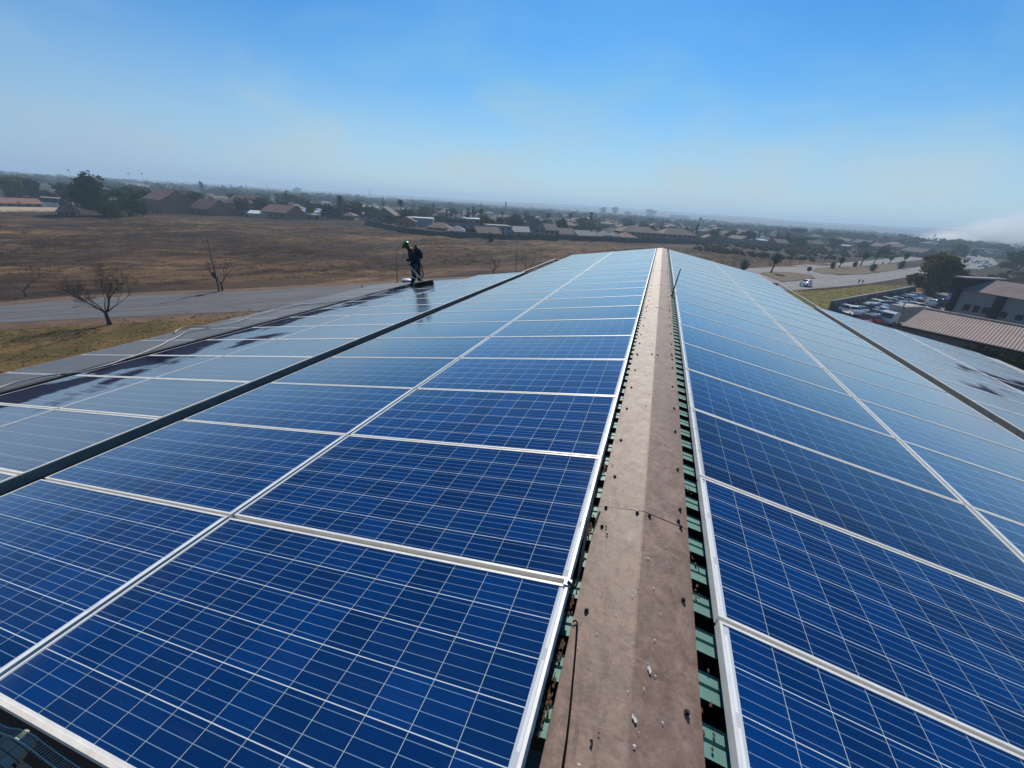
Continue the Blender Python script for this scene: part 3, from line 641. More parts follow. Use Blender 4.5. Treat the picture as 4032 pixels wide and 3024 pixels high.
def proto_palm(seed,H=4.6,cr=2.1,nf=60,lean=.3):
    rng=random.Random(seed); b=MB(); c=MB()
    c.tube([(0,0,-.2),(lean*.3,0,H*.3),(lean*.7,0,H*.65),(lean,0,H)],[.38,.27,.24,.26],9)
    top=Vector((lean,0,H))
    for k in range(nf):
        a=k*2.399+rng.uniform(-.2,.2); el=math.radians(-65+140*(k/nf)+rng.uniform(-8,8)); Lf=cr*rng.uniform(.85,1.15)
        p=top.copy(); d=Vector((math.cos(a)*math.cos(el),math.sin(a)*math.cos(el),math.sin(el))); side=Vector((-math.sin(a),math.cos(a),0)); prev=None
        for j in range(7):
            w=.34*math.sin(PI*(j+.6)/7.4)+.03; dr=Vector((0,0,-.035*w))
            row=(p-side*w+Vector((0,0,-w*.5)),p,p+side*w+Vector((0,0,-w*.5)))
            if prev: b.q(prev[0],prev[1],row[1],row[0].lerp(row[1],.15)); b.q(prev[1],prev[2].lerp(prev[1],.15),row[2],row[1])
            prev=row; p=p+d*Lf/6; d=(d+Vector((0,0,-.20))).normalized()
    return c.mesh('trunk',pbark,True),b.mesh('crown',LP)
def proto_umbrella(seed,m):
    rng=random.Random(seed); b=MB(); c=MB(); bl=[]
    for k in range(9):
        a=k*.7; rr=rng.uniform(1.5,3.4); bl.append(((math.cos(a)*rr,math.sin(a)*rr,rng.uniform(6.3,7.6)),(1.9,1.9,1.3)))
    bl.append(((0,0,7.6),(2.8,2.8,1.7))); crown(b,rng,bl,1400,.3)
    for cc,r in bl: b.blob(cc,(r[0]*.7,r[1]*.7,r[2]*.7),rng,1,.2)
    c.tube([(0,0,-.3),(0,.2,4),(0,0,6.5)],[.4,.3,.2],7)
    for cc,r in bl[:5]: c.tube([(0,.1,3.6),cc],[.2,.07],5)
    return c.mesh('trunk',bark,True),b.mesh('crown',m)
PROT={'round':[proto_round(11,LD),proto_round(12,LD,flat=1.),proto_round(13,LG,flat=.7),proto_round(14,LO,n=700),proto_round(15,LG,n=900,flat=1.1)],
 'tall':[proto_tall(21,LD),proto_tall(22,LG,w=1.5)],'cone':[proto_tall(23,LD,w=1.6,cone=True)],
 'palm':[proto_palm(31),proto_palm(32,5.6,2.,lean=.8),proto_palm(33,2.6,2.2,lean=.3)],'tallpalm':[proto_palm(34,8.4,1.7,40,.5)],
 'bare':[proto_bare(41,6,1.4,4),proto_bare(42,5.5,1.3,4,.15),proto_bare(43,6,1.2,4,.14,.5)],'umbrella':[proto_umbrella(51,LD)],
 'bush':[proto_round(61,LD,n=600,leaf=.5)]}
BH={'round':9.,'tall':10.,'cone':10.,'palm':6.9,'tallpalm':9.6,'bare':6.2,'umbrella':9.3,'bush':9.}
PH={}
def tree(kind,P,h,w=None,label=None,group=None,var=0,rz=0,name=None):
    pr=PROT[kind][var%len(PROT[kind])]; zs=[v.co.z for v in pr[1].vertices]; key=(kind,var%len(PROT[kind]))
    if key not in PH:
        xs=[v.co.x for v in pr[1].vertices]; PH[key]=(max(zs),(max(xs)-min(xs))*.92)
    H0,W0=PH[key]; sz=h/H0; sx=sz if w is None else w/W0
    nm=name or {'palm':'palm_tree','tallpalm':'palm_tree','bare':'bare_tree','bush':'shrub'}.get(kind,'tree')
    o=thing(nm,label,{'palm':'palm','tallpalm':'palm','bush':'shrub'}.get(kind,'tree'),P,rz,group); o.scale=(sx,sx,sz)
    link('trunk',pr[0],o); link('branches' if kind=='bare' else 'crown',pr[1],o); return o
def ptree(kind,X,Yb,Yt,wpx=None,label=None,group=None,var=0,rz=0):
    P=gp(X,Yb); h=topz(P,X,Yt); wpx=wpx*.8 if wpx and Yb<880 and X>2250 else wpx; w=None if wpx is None else wpx*axial(P)/FL/ (1+((X-2016)/FL)**2)**.5
    return tree(kind,P,h,w,label,group,var,rz)
# ---- near bare trees along the street
rng=random.Random(77)
def special_bare():
    b=MB(); c=MB(); r=random.Random(9)
    c.tube([(0,0,-.15),(.03,0,.5),(.0,0,1.1),(-.02,0,1.45)],[.27,.20,.17,.17],10)
    return c,b,r
P=gp(432,1278); cc,bb,rr=special_bare()
side=(gp(560,1276)-P).normalized(); aw=Vector((-side.y,side.x,0))
for dx,dz_,L,r0 in ((-.80,.75,1.7,.12),(.65,.95,1.9,.11),(-.35,.95,1.7,.08),(.9,.65,1.4,.07),(-.9,.6,1.2,.06),(.25,1.,1.5,.06)):
    d=(side*dx+aw*rr.uniform(-.4,.4)+Vector((0,0,dz_))).normalized(); branches(bb,Vector((0,0,1.35)),d,L,r0,5,rr,.5,.10,.009,6,(2,4))
t_=thing('bare_tree','leafless spreading tree on the green verge before the street at left','tree',P)
cc.build('trunk',bark,t_,True); bb.build('branches',bark,t_,True)
ptree('bare',876,1144,1012,None,'leafless tree standing beside the lamp pole across the left street','bare trees along the left street',1,.5)
ptree('bare',102,1168,1060,None,'small leafless tree across the street at the far left','bare trees along the left street',2,2.)
ptree('bare',1942,1085,1000,None,'leafless tree past the roof end, left of the slim lamp pole','bare trees beyond the roof end',0,1.)
ptree('bare',2072,1085,1000,None,'wide leafless tree past the roof end, right of the slim lamp pole','bare trees beyond the roof end',1,2.2)
for i,(X,Yb,Yt) in enumerate(((2840,1040,1002),(2887,1046,1003),(2934,1044,1004),(3029,1046,1004),(3072,1043,1003),(3108,1038,1002),(3148,1040,1003),(3190,1034,1010),(3244,1031,988),(3243,1000,960),(2700,1010,975))):
    ptree('bare',X,Yb,Yt,None,f'leafless tree in the dry strip across the dual carriageway, {ordw(i)} from left','bare trees across the carriageway',i,i*1.3)
palms=[(2922,1068,1020,'palm','squat palm just beyond the right roof edge',2),(3034,1076,994,'palm','palm with a leaning trunk on the first traffic island, casting a long shadow',1),
 (3273,1058,1027,'palm','squat palm at the left end of the median, white top',2),(3303,1055,1008,'palm','second palm from the left on the median',0),(3362,1052,1027,'palm','very short palm on the median between two taller ones',2),(3386,1048,986,'palm','tallest leaning palm on the median',1),(3440,1038,994,'palm','palm across the far carriageway, right of the tallest median palm',1),(3431,1069,1034,'palm','bushy squat palm on the near side of the median',2),(3474,1040,1031,'palm','tiny young palm in the middle of the median',2),(3501,1038,1006,'palm','palm on the median left of the big olive tree',0),(3550,1045,991,'palm','palm nearest the big olive tree, partly behind it',1),(3543,1058,1024,'palm','short palm at the foot of the big olive tree on the median',2)]
for X,Yb,Yt,k,l,v in palms: ptree(k,X,Yb,Yt,None,l,'palms along the dual carriageway',v,(X*.37)%1.2-.3)
# ---- big olive-brown tree by the car park
def bigtree(X,Yb,Yt,wpx,m,label,seed,n=14000):
    P=gp(X,Yb); H=topz(P,X,Yt); Wd=1.4*wpx*axial(P)/FL/(1+((X-2016)/FL)**2)**.5; rng=random.Random(seed); b=MB(); c=MB(); bl=[]; R_=Wd/2
    for k in range(22):
        a=rng.uniform(0,6.28); z=rng.uniform(.16,.84)*H; q=rng.uniform(.2,.74)*R_*(1 if z<.55*H else .8); s=.19*Wd*rng.uniform(.7,1.1)*(1-.25*abs(z/H-.5)); bl.append(((math.cos(a)*q,math.sin(a)*q,z),(s,s,s*.8)))
    crown(b,rng,bl,n,.34); 
    for cc,r in bl: b.blob(cc,(r[0]*.55,r[1]*.55,r[2]*.55),rng,2,.2)
    for k in range(4): a=k*1.6; c.tube([(math.cos(a)*.3,math.sin(a)*.3,-.3),(math.cos(a)*1.2,math.sin(a)*1.2,H*.3),(math.cos(a)*R_*.4,math.sin(a)*R_*.4,H*.65)],[.4,.28,.12],7)
    t=thing('tree',label,'tree',P); c.build('trunk',bark,t,True); link('crown',b.mesh('crown',m),t)
bigtree(3655,1160,992,205,LO,'big olive brown tree at the head of the car park',5)
bigtree(3738,1150,1040,110,LD,'darker green tree against the right side of the big olive tree',6,4000)
bigtree(4000,1068,982,150,LG,'large pale green hazy tree at the right photo edge',8,4000)
bigtree(412,852,690,235,LD,'huge dark evergreen tree beside the brick blocks at left',15,9000)
bigtree(515,850,745,150,LD,'dark round tree on the right flank of the huge evergreen',16,4500)
bigtree(150,800,700,92,LD,'dark bushy tree behind the garage row at far left',17,3500)
bigtree(3480,1012,977,72,LD,'dark spreading tree across the far carriageway',18,2500)
sky_trees=[('round',802,770,711,26,'lollipop-shaped tree above the brick blocks on the skyline',0),('round',880,757,726,16,'small dark tree on a thin stem left of the pointed cypress',1),('cone',914,753,722,14,'pointed cypress on the skyline above the brick blocks',0),('tall',953,757,730,17,'stocky upright tree just right of the pointed cypress',1),('tall',973,759,728,10,'narrow dark tree right of the pointed cypress',0),('tallpalm',1056,752,727,None,'lone palm on the skyline above the long tiled roof',0),('round',1173,765,736,42,'broad dark round tree on the skyline above the long tiled roof',1),
('tall',1457,778,745,11,'narrow column tree standing highest on the middle skyline',0),('cone',1510,810,774,27,'dark pyramid-shaped tree left of the worker helmet',0),('tall',1341,862,778,26,'tall dark upright tree rising from the clump by the brick blocks',0),('round',1290,864,800,64,'dense dark tree left of the tall upright one in the clump',0),('round',1365,864,812,52,'dense dark tree right of the tall upright one in the clump',1),('round',1225,862,797,60,'dark hedge-like tree behind the grey roofed cottage',4),('round',1110,812,768,64,'rounded tree behind the tiled blocks, mid left',2),('round',1165,812,770,44,'darker tree right of the rounded one behind the tiled blocks',0),
('tallpalm',1585,878,783,None,'tall palm straight above the worker helmet',0),('tallpalm',1705,856,800,None,'palm right of the white flat roofed box house',0),('tallpalm',1818,875,831,None,'palm above the dark modern house',0),('tallpalm',1974,884,830,None,'palm behind the grey two-storey house',0),('tall',1990,838,793,10,'slim tree on the skyline left of the light streaked roofs',0),('tallpalm',2157,901,836,None,'palm behind the two-storey gabled house',0),('tall',2324,902,834,26,'tall dark tree in the middle of the hazy suburb',0),('round',2026,874,836,45,'large round tree behind the grey two-storey house',1),('round',2037,885,858,22,'small dark tree right of the grey two-storey house',0),
('round',1931,954,923,26,'dark bush alone in the veld before the boundary wall',0),('round',2302,838,815,35,'round tree against the blue hills, centre',1),('round',2374,850,815,40,'hazy tree left of the tall forked one against the hills',2),('round',2417,852,810,46,'tall forked tree against the blue hills',4),('round',2471,855,829,46,'low wide tree right of the forked one against the hills',0),('round',2559,860,821,60,'group-like broad tree above the far end of the ridge',0),('tallpalm',2752,901,853,None,'palm standing alone above the right slope against the hills',0),('tall',2764,896,867,12,'short dark tree right of the lone palm',0),('round',2532,901,869,45,'round tree before the brown complex',1),
('umbrella',3133,946,896,66,'big umbrella-shaped tree in the suburb at right',0),('round',3039,949,926,36,'dark bush between the white arched house and the umbrella tree',0),('round',3543,957,919,46,'hazy tree on the plain right of the double road',2),('round',3740,1018,981,36,'dark tree left of the forecourt under the smoke',0),('round',3785,1020,985,44,'dark tree in the middle of the row under the smoke',1),('round',3830,1010,978,40,'dark tree right of the row under the smoke',4),('round',2830,915,893,30,'tree just right of the brown complex',4),('round',2790,940,918,46,'dense low tree right of the brown complex wall',0),('round',2480,905,885,60,'dark tree mass before the brown complex left wing',0),('round',2370,905,880,60,'dark tree mass left of the brown complex',1)]
for k,X,Yb,Yt,w,l,v in sky_trees: ptree(k,X,Yb,Yt,w,l,'trees of the suburb beyond the field',v,X*.7)
# ------------------------------------------------------------------ houses
def hm_(n,c,var=.2,s=.5): return mat(n,c,.9,scale=s,var=var)
brick=hm_('red_brown_brick',(.29,.15,.095)); tile=hm_('brown_roof_tiles',(.29,.14,.10)); terra=hm_('terracotta_tiles',(.32,.155,.10)); greyr=hm_('grey_roof_tiles',(.24,.235,.24)); dkr=hm_('dark_roof_tiles',(.10,.08,.075)); pale=hm_('pale_sheet_roof',(.46,.42,.37)); creamw=hm_('cream_wall',(.40,.35,.28)); greyw=hm_('grey_wall',(.22,.22,.22)); whitew=hm_('white_wall',(.66,.65,.62)); brw=hm_('brown_wall',(.19,.14,.11)); gl=mat('window_glass',(.03,.035,.045),.15,scale=2,spec=.6); whr=mat('white_roof_sheet',(.72,.72,.70),.5,scale=1.); bluw=hm_('blue_grey_wall',(.26,.31,.34)); door=mat('brown_door',(.09,.05,.03),.7)
bright=mat('galvanised_sheet',(.62,.64,.65),.28,metal=.7,scale=2)
def house_at(P,u,L,D,H,rise,style,rm,wm,label,name='house',cat='house',group=None,win=3,over=.45,floors=1,gw=True):
    """P left-front corner, u unit vector along the front, D depth away"""
    v=Vector((-u.y,u.x,0)); ang=math.atan2(u.y,u.x); t=thing(name,label,cat,P,ang,group)
    b=MB(); b.box((L/2,D/2,H/2-.15),(L,D,H+.3))
    if style=='gable':   b.prism([(0.02,H),(D-.02,H),(D/2,H+rise)],.01,L-.01,'x')
    if style=='front':   b.prism([(0.02,H),(L-.02,H),(L/2,H+rise)],.01,D-.01,'y')
    b.build('wall',wm,t)
    r=MB(); o=over; th=.14
    if style=='gable':
        for s_ in (0,1):
            y0=-o if s_==0 else D+o; z0=H-o*rise/(D/2)
            r.prism([(y0,z0+.02),(D/2,H+rise+.02),(D/2,H+rise+th),(y0,z0+th)],-o,L+o,'x')
    elif style=='front':
        for s_ in (0,1):
            x0=-o if s_==0 else L+o; z0=H-o*rise/(L/2)
            r.prism([(x0,z0+.02),(L/2,H+rise+.02),(L/2,H+rise+th),(x0,z0+th)],-o,D+o,'y')
    elif style=='hip':
        k=min(D,L)/2; a=[(-o,-o,H),(L+o,-o,H),(L+o,D+o,H),(-o,D+o,H)]; z=H+rise
        if L>=D: e=[(k,D/2,z),(L-k,D/2,z)]; r.q(a[0],a[1],e[1],e[0]); r.q(a[1],a[2],e[1]); r.q(a[2],a[3],e[0],e[1]); r.q(a[3],a[0],e[0])
        else: e=[(L/2,k,z),(L/2,D-k,z)]; r.q(a[0],a[1],e[0]); r.q(a[1],a[2],e[1],e[0]); r.q(a[2],a[3],e[1]); r.q(a[3],a[0],e[0],e[1])
        r.q(*a[::-1])
    elif style=='mono':
        r.prism([(-o,H+rise+.02),(D+o,H+.02),(D+o,H+.02+th),(-o,H+rise+.02+th)],-o,L+o,'x')
    elif style=='monof':
        r.prism([(-o,H+.02),(D+o,H+rise+.02),(D+o,H+rise+.02+th),(-o,H+.02+th)],-o,L+o,'x')
    else: r.box((L/2,D/2,H+.12),(L+2*o,D+2*o,.22))
    ro=r.build('roof',rm,t)
    if win:
        for f in range(floors):
            hh=H/floors; zc=f*hh+hh*.52
            for i in range(win):
                x=L*(i+.5)/win; w=MB()
                if f==0 and i==win//2 and win>2: w.box((x,-.03,1.02),(1.0,.06,2.04)); w.build('door',door,t)
                else: w.box((x,-.03,zc),(1.5,.07,1.15)); w.build('window',gl,t)
            if gw: w=MB(); w.box((L+.03,D*.5,zc),(.07,1.3,1.0)); w.build('window',gl,t)
    return t
def house(XL,YL,XR,YR,D,Hpx,rise,style,rm,wm,label,**k):
    A=gp(XL,YL); B=gp(XR,YR); L=(B-A).length; u=(B-A).normalized(); xm,ym=(XL+XR)/2,(YL+YR)/2; Pm=gp(xm,ym); H=topz(Pm,xm,ym-Hpx)
    return house_at(A,u,L,D,H,rise,style,rm,wm,label,**k)
bb_='brick apartment blocks beyond the field'
house(576,831.5,648,840,15,52,4.5,'gable',tile,brick,'tall brick block with tiled roof and blank gable right of the huge tree',name='apartment_block',cat='building',group=bb_,gw=False,floors=2,win=4)
house(556,842,600,843,9,26,4.,'front',tile,brick,'small low brick gable tucked against the huge dark tree',name='outbuilding',cat='building',group=bb_,win=0)
house(655,818,745,826,11,46,4.,'gable',tile,brick,'dark brick block seen between the two gabled ones',name='apartment_block',cat='building',group=bb_,gw=False,floors=2,win=3)
house(752,841.5,824,849,14,25,4.6,'gable',tile,brick,'low brick block with a broad tiled roof at the field edge',name='apartment_block',cat='building',group=bb_,gw=False,win=3)
house(892,828,992,838,16,33,4.8,'gable',tile,brick,'large brick block with long tiled roof behind the white carport',name='apartment_block',cat='building',group=bb_,gw=False,floors=2,win=4)
house(1030,854.5,1128,864,14,25,3.6,'gable',tile,brick,'brick block with reddish tiled roof right of the white carport',name='apartment_block',cat='building',group=bb_,gw=False,win=4)
house(978,853,1056,857,8,13,1.3,'monof',whr,creamw,'long white roofed carport before the brick blocks',name='carport',cat='carport',win=0)
house(1066,858,1094,859,6,13,.8,'monof',whr,bluw,'pale blue container shed beside the white carport',name='shed',cat='shed',win=0)
house(905,848,972,852,7,15,.8,'mono',greyr,brw,'low grey lean-to shed left of the white carport',name='shed',cat='shed',win=2)
house(1178,862,1262,866,10,18,2.,'monof',pale,brw,'cottage with pale grey sheet roof before the dark clump',win=3)
house(1202,848,1258,850,8,19,1.6,'monof',bright,brw,'shed with shiny white sheets above the cottage',name='shed',cat='shed',win=0)
house(460,748,545,756,14,22,4,'hip',pale,brick,'large house with pale hipped roof above the huge tree',floors=1)
house(545,752,680,762,12,20,3,'gable',tile,brick,'long brick hall on the skyline with a small white patch',win=5)
house(230,850,300,852,10,17,3,'hip',terra,brw,'small brown house with red hipped roof left of the huge tree')
house(-60,812,170,816,8,14,2,'gable',tile,brw,'long brown low house at the far left photo edge',win=6)
house(20,780,130,784,9,16,2.4,'hip',dkr,brw,'dark low roofed house behind the long brown one',win=3)
# garage row
A=gp(112,796); B=gp(262,806); t_=thing('garage_row','row of five open brown garages behind the yellow sand yard','garage',A,math.atan2((B-A).y,(B-A).x)); Lg=(B-A).length
b=MB(); b.box((Lg/2,5,1.4),(Lg,.3,2.8)); 
for i in range(6): b.box((Lg*i/5,2.5,1.4),(.45,5,2.8))
b.build('wall',creamw,t_); b=MB(); b.box((Lg/2,2.5,2.95),(Lg+.8,5.8,.22)); b.build('roof',pale,t_)
for i in range(5): b=MB(); b.box((Lg*(i+.5)/5,.6,1.2),(Lg/5-.7,.1,2.3)); b.build('garage_door',door,t_)
A=gp(104,806); B=gp(230,812); b=MB(); L_=(B-A).length; b.box((L_/2,0,.7),(L_,.3,1.8)); o=b.build('boundary_wall',whitew); o.location=A; o.rotation_euler=(0,0,math.atan2((B-A).y,(B-A).x)); tag(o,'low bright white wall along the yellow sand yard','wall')
# suburb near the boundary wall
nb='houses just behind the boundary wall'
tile_l=tile; tile=hm_('muted_roof_tiles',(.165,.115,.095)); terra=hm_('muted_terracotta',(.25,.14,.10)); pale=hm_('weathered_sheet',(.33,.31,.29)); creamw=hm_('dim_cream_wall',(.26,.225,.18))
HS=[(1378,846,1496,852,12,24,3.,'monof',pale,creamw,'long hall with pale cream roof above the veld corner',0,1),
(1474,872,1560,878,12,26,4.5,'front',tile,brw,'brown gable-fronted house left of the tall palm',2,1),
(1552,880,1600,882,9,14,2.4,'mono',pale,greyw,'small pale lean-to beside the tall palm',0,1),
(1604,888,1704,894,12,32,.1,'flat',whr,bluw,'blue grey box house with bright flat white roof',0,1),
(1680,908,1776,914,10,14,2.6,'hip',terra,brw,'house with red-orange hipped roof before the box house',3,1),
(1758,921,1836,926,10,13,2.6,'hip',greyr,greyw,'house with blue grey hipped roof right of the red-orange one',2,1),
(1842,926,1880,927,8,11,1.5,'mono',greyr,creamw,'small pale outbuilding between two grey hipped houses',0,1),
(1882,929,1972,932,10,13,2.6,'gable',tile,brw,'brown roofed low house behind the lone bush',3,1),
(1840,904,1936,908,12,42,.1,'flat',bright,greyw,'dark modern two-storey house with thin flat roof',4,2),
(1760,900,1842,904,11,24,2.,'mono',greyr,greyw,'grey sheet roofed house left of the dark modern one',3,1),
(1925,926,2014,930,12,38,.1,'flat',greyr,bluw,'blue grey two-storey flat roofed house',4,2),
(2024,931,2102,933,10,19,2.4,'gable',pale,greyw,'low house with pale ribbed roof right of the two-storey one',2,1),
(2104,934,2142,935,12,34,4,'front',tile,creamw,'front gable of the big two-storey brown house',2,2),
(2144,935,2198,937,11,30,3,'gable',tile,creamw,'right wing of the big two-storey brown house',3,2),
(2200,938,2268,940,10,17,2.8,'gable',tile,brw,'orange brown roofed house right of the two-storey wing',3,1),
(2274,941,2334,943,10,15,2.4,'gable',greyr,greyw,'dark grey gabled house with a small white awning',2,1),
(2340,943,2372,944,9,14,2.,'hip',greyr,greyw,'little grey hipped house, left one of a pair',2,1),
(2376,944,2412,945,9,17,2.2,'hip',greyr,greyw,'little grey hipped house, right one of a pair',2,1),
(2416,946,2446,947,9,15,2.,'hip',greyr,creamw,'narrow grey roofed house left of the pink roofed one',2,1),
(2450,948,2508,950,10,14,2.6,'hip',terra,brw,'house with dusty pink hipped roof',3,1),
(2180,905,2240,908,11,24,3,'gable',dkr,greyw,'dark green-grey house with a bright sloping pipe',2,1),
(2440,938,2600,948,14,28,3.4,'hip',tile,brick,'left wing of the long brown brick complex',8,2),
(2604,948,2740,956,14,28,3.6,'hip',tile,brick,'right wing of the long brown brick complex',7,2),
(2060,888,2130,892,10,20,2.4,'gable',tile,creamw,'pinkish house with a white arch outline',3,1),
(2250,885,2310,888,11,18,2.6,'hip',tile,creamw,'pale walled house in the middle distance left of the tall dark tree',3,1),
(2205,838,2320,846,14,11,1.5,'gable',pale,greyw,'long shed with pale silvery roof on the skyline',0,1),
(2340,865,2400,868,11,12,2.4,'hip',tile,greyw,'brown hipped house right of the tall dark tree',2,1),
(2645,866,2710,870,14,20,.1,'flat',greyr,creamw,'flat roofed block above the far end of the ridge',4,1),
(2822,895,2880,899,14,16,.1,'flat',greyr,creamw,'pale flat block right of the lone palm',3,1),
(2895,900,2958,905,14,18,2.4,'gable',dkr,greyw,'dark roofed hall in haze right of the pale flat block',3,1),
(3020,925,3090,930,11,12,2.2,'gable',dkr,greyw,'dark roofed house behind the white arched house',3,1),
(3095,930,3190,934,12,10,2.,'hip',tile,brw,'low brown house behind the umbrella tree',3,1),
(2840,930,2930,936,12,12,2.4,'hip',tile,brw,'brown hipped house left of the white arched house',3,1),
(3505,982,3545,986,12,12,2.,'gable',dkr,brw,'dark barn on the hazy plain right of the double road',0,1),
(3862,1000,3940,1006,14,20,.1,'flat',greyr,greyw,'long dark building standing in the smoke at right',5,1),
(3440,945,3475,948,14,8,.1,'flat',whr,greyw,'tiny bright roofed shed far out on the hazy plain',0,1),
(3745,1062,3780,1066,8,12,1.,'gable',dkr,greyw,'dark shed behind the big olive tree',0,1)]
for XL,YL,XR,YR,D,hp_,ri,st,rm,wm,lb,wn_,fl in HS: house(XL,YL,XR,YR,D,hp_,ri,st,rm,wm,lb,win=wn_,floors=fl,group=nb)
# white house with stepped parapets and arches
P=gp(2963,950); u=(gp(3028,953)-P).normalized(); t_=thing('house','bright white stepped house with arches in the right suburb','house',P,math.atan2(u.y,u.x)); W_=(gp(3028,953)-P).length
b=MB(); b.box((W_*.28,4,3.4),(W_*.52,8,6.8)); b.box((W_*.14,5,4.2),(W_*.2,6,8.4)); b.box((W_*.72,4.,1.8),(W_*.5,7,3.6)); b.build('wall',whitew,t_)
for i in range(3):
    w=MB(); x=W_*(.56+.16*i); n=10; prof=[(x-.7,0.05),(x+.7,.05)]+[(x+.7*math.cos(PI*k/n),1.8+.7*math.sin(PI*k/n)) for k in range(n+1)]
    w.prism(prof,.44,.47,'y'); w.build('arch',gl,t_)
# boundary wall
WPTS=[(1440,884),(1535,907),(1625,921),(1713,933),(1800,936),(1870,938),(1936,944),(2010,946),(2139,947),(2260,949),(2387,952),(2500,956),(2568,957),(2680,960),(2800,961)]
bwm=mat('boundary_block',(.10,.085,.07),.9,scale=.5,var=.35)
gpw=[gp(*q) for q in WPTS]; t_=thing('boundary_wall','long brown boundary wall between the veld and the suburb','wall',gpw[0])
b=MB(); c=MB()
for p,q in zip(gpw,gpw[1:]):
    d=q-p; L_=d.length; m_=(p+q)/2-gpw[0]; b.box((m_.x,m_.y,1.1),(L_,.25,2.6),rz=math.atan2(d.y,d.x))
    for k in range(max(1,int(L_/6))): s=p+d*(k/max(1,int(L_/6)))-gpw[0]; c.box((s.x,s.y,1.2),(.5,.5,2.9),rz=math.atan2(d.y,d.x))
b.build('panel',bwm,t_); o=c.build('pier',bwm,t_); o['kind']='stuff'
# ------------------------------------------------------------------ filler suburb
def mk_proto(L,D,H,rise,style,rm,wm,fl=1):
    t=house_at(Vector((-L/2,-D/2,0)),Vector((1,0,0)),L,D,H,rise,style,rm,wm,'x',win=3,floors=fl)
    return t
pl=[]; PD=[]
for L,D,H,ri,st,rm,wm,fl,ds in ((13,9,3,2.4,'hip',tile,brw,1,'brown hipped house'),(15,9,3,2.2,'gable',tile,creamw,1,'brown gabled house'),(12,10,3,2.4,'hip',greyr,greyw,1,'grey hipped house'),(14,9,3,2.2,'gable',dkr,brw,1,'dark roofed house'),(11,10,3,2.2,'hip',terra,creamw,1,'terracotta roofed house'),(14,10,5.6,2.2,'hip',tile,creamw,2,'two-storey tiled house'),(12,7,2.8,1.,'mono',pale,brw,1,'pale sheet roofed house'),(18,8,3.,.8,'mono',bright,greyw,1,'shiny sheet roofed shed'),(10,9,3,2.2,'front',tile,brick,1,'small gabled brick house')):
    pl.append(mk_proto(L,D,H,ri,st,rm,wm,fl)); PD.append(ds)
occ=[]
for o in list(COL.objects):
    if o.parent is None and o.get('category') in ('house','building','shed','carport','garage') and o.name.split('.')[0]!='warehouse' and o not in pl:
        hx=[c for c in o.children if c.name.startswith('wall')]; bbx=hx[0].dimensions; c=Vector(o.location)+Matrix.Rotation(o.rotation_euler.z,3,'Z')@Vector((bbx.x/2,bbx.y/2,0)); occ.append((c.x,c.y,max(bbx.x,bbx.y)*.62+3))
rng=random.Random(2024); used=[False]*len(pl); fillers=[]
def wall_dist(az):     # nearest allowed distance for an azimuth in degrees
    if az<-50: return 300
    if az<-36: return 285
    if az<6: return 330 if az>-10 else 250
    if az<15: return 345
    return 400
NH=0
for r0,r1,st_,prob in ((255,470,27,.85),(470,760,44,.62),(760,1250,75,.45)):
    r=r0
    while r<r1:
        az=-66+rng.random()*3
        while az<36:
            a=math.radians(az+rng.uniform(-.5,.5)*math.degrees(st_/r)*.5); rr=r+rng.uniform(-.3,.3)*st_
            x,y=rr*math.sin(a),rr*math.cos(a)
            if rr>wall_dist(az) and rng.random()<prob and all((x-ox)**2+(y-oy)**2>(orr+8)**2 for ox,oy,orr in occ) and sdist(x,y)[0]>22 and not(az>17 and rr<420) and not(az>29):
                k=rng.choice([0,0,1,1,2,3,3,4,5,6,7,8,8]); fillers.append((x,y,k)); occ.append((x,y,8)); NH+=1
            az+=math.degrees(st_/rr)
        r+=st_
def region(P):
    X=pix(P)[0]
    for lim,nm in ((300,'at the far left skyline'),(560,'above the huge dark tree'),(900,'above the left brick blocks'),(1150,'above the white carport'),(1400,'above the dark clump'),(1600,'above the worker'),(1850,'right of the worker'),(2100,'above the dark modern house'),(2350,'above the two-storey brown house'),(2620,'above the far ridge end'),(2900,'above the right slope'),(3200,'by the umbrella tree'),(3600,'beyond the double road'),(9999,'towards the smoke')):
        if X<lim: return nm
cnt={}
fillers.sort(key=lambda f:pix(Vector((f[0],f[1],GZ)))[0])
print('filler houses',len(fillers))
for x,y,k in fillers:
    P=Vector((x,y,GZ)); 
    far=math.hypot(x,y)>430
    if not used[k]: o=pl[k]; used[k]=True
    else:
        src=pl[k]; o=src.copy(); COL.objects.link(o)
        for ch in src.children:
            if far and not ch.name.startswith(('wall','roof')): continue
            c=ch.copy(); COL.objects.link(c); c.parent=o
    o.location=P; o.rotation_euler=(0,0,math.radians(rng.choice([0,90,180,270])+rng.gauss(28,9))); s=rng.uniform(.85,1.15); o.scale=(s,s,s)
    rg=region(P); key=(PD[k],rg); n_=cnt.get(key,0); cnt[key]=n_+1
    tag(o,f'{"faint " if far else ""}{PD[k]} {rg}, {ordw(n_)} such from left','house','houses of the hazy suburb')
for i,u_ in enumerate(used):
    if not u_:
        for ch in list(pl[i].children): bpy.data.objects.remove(ch)
        bpy.data.objects.remove(pl[i])
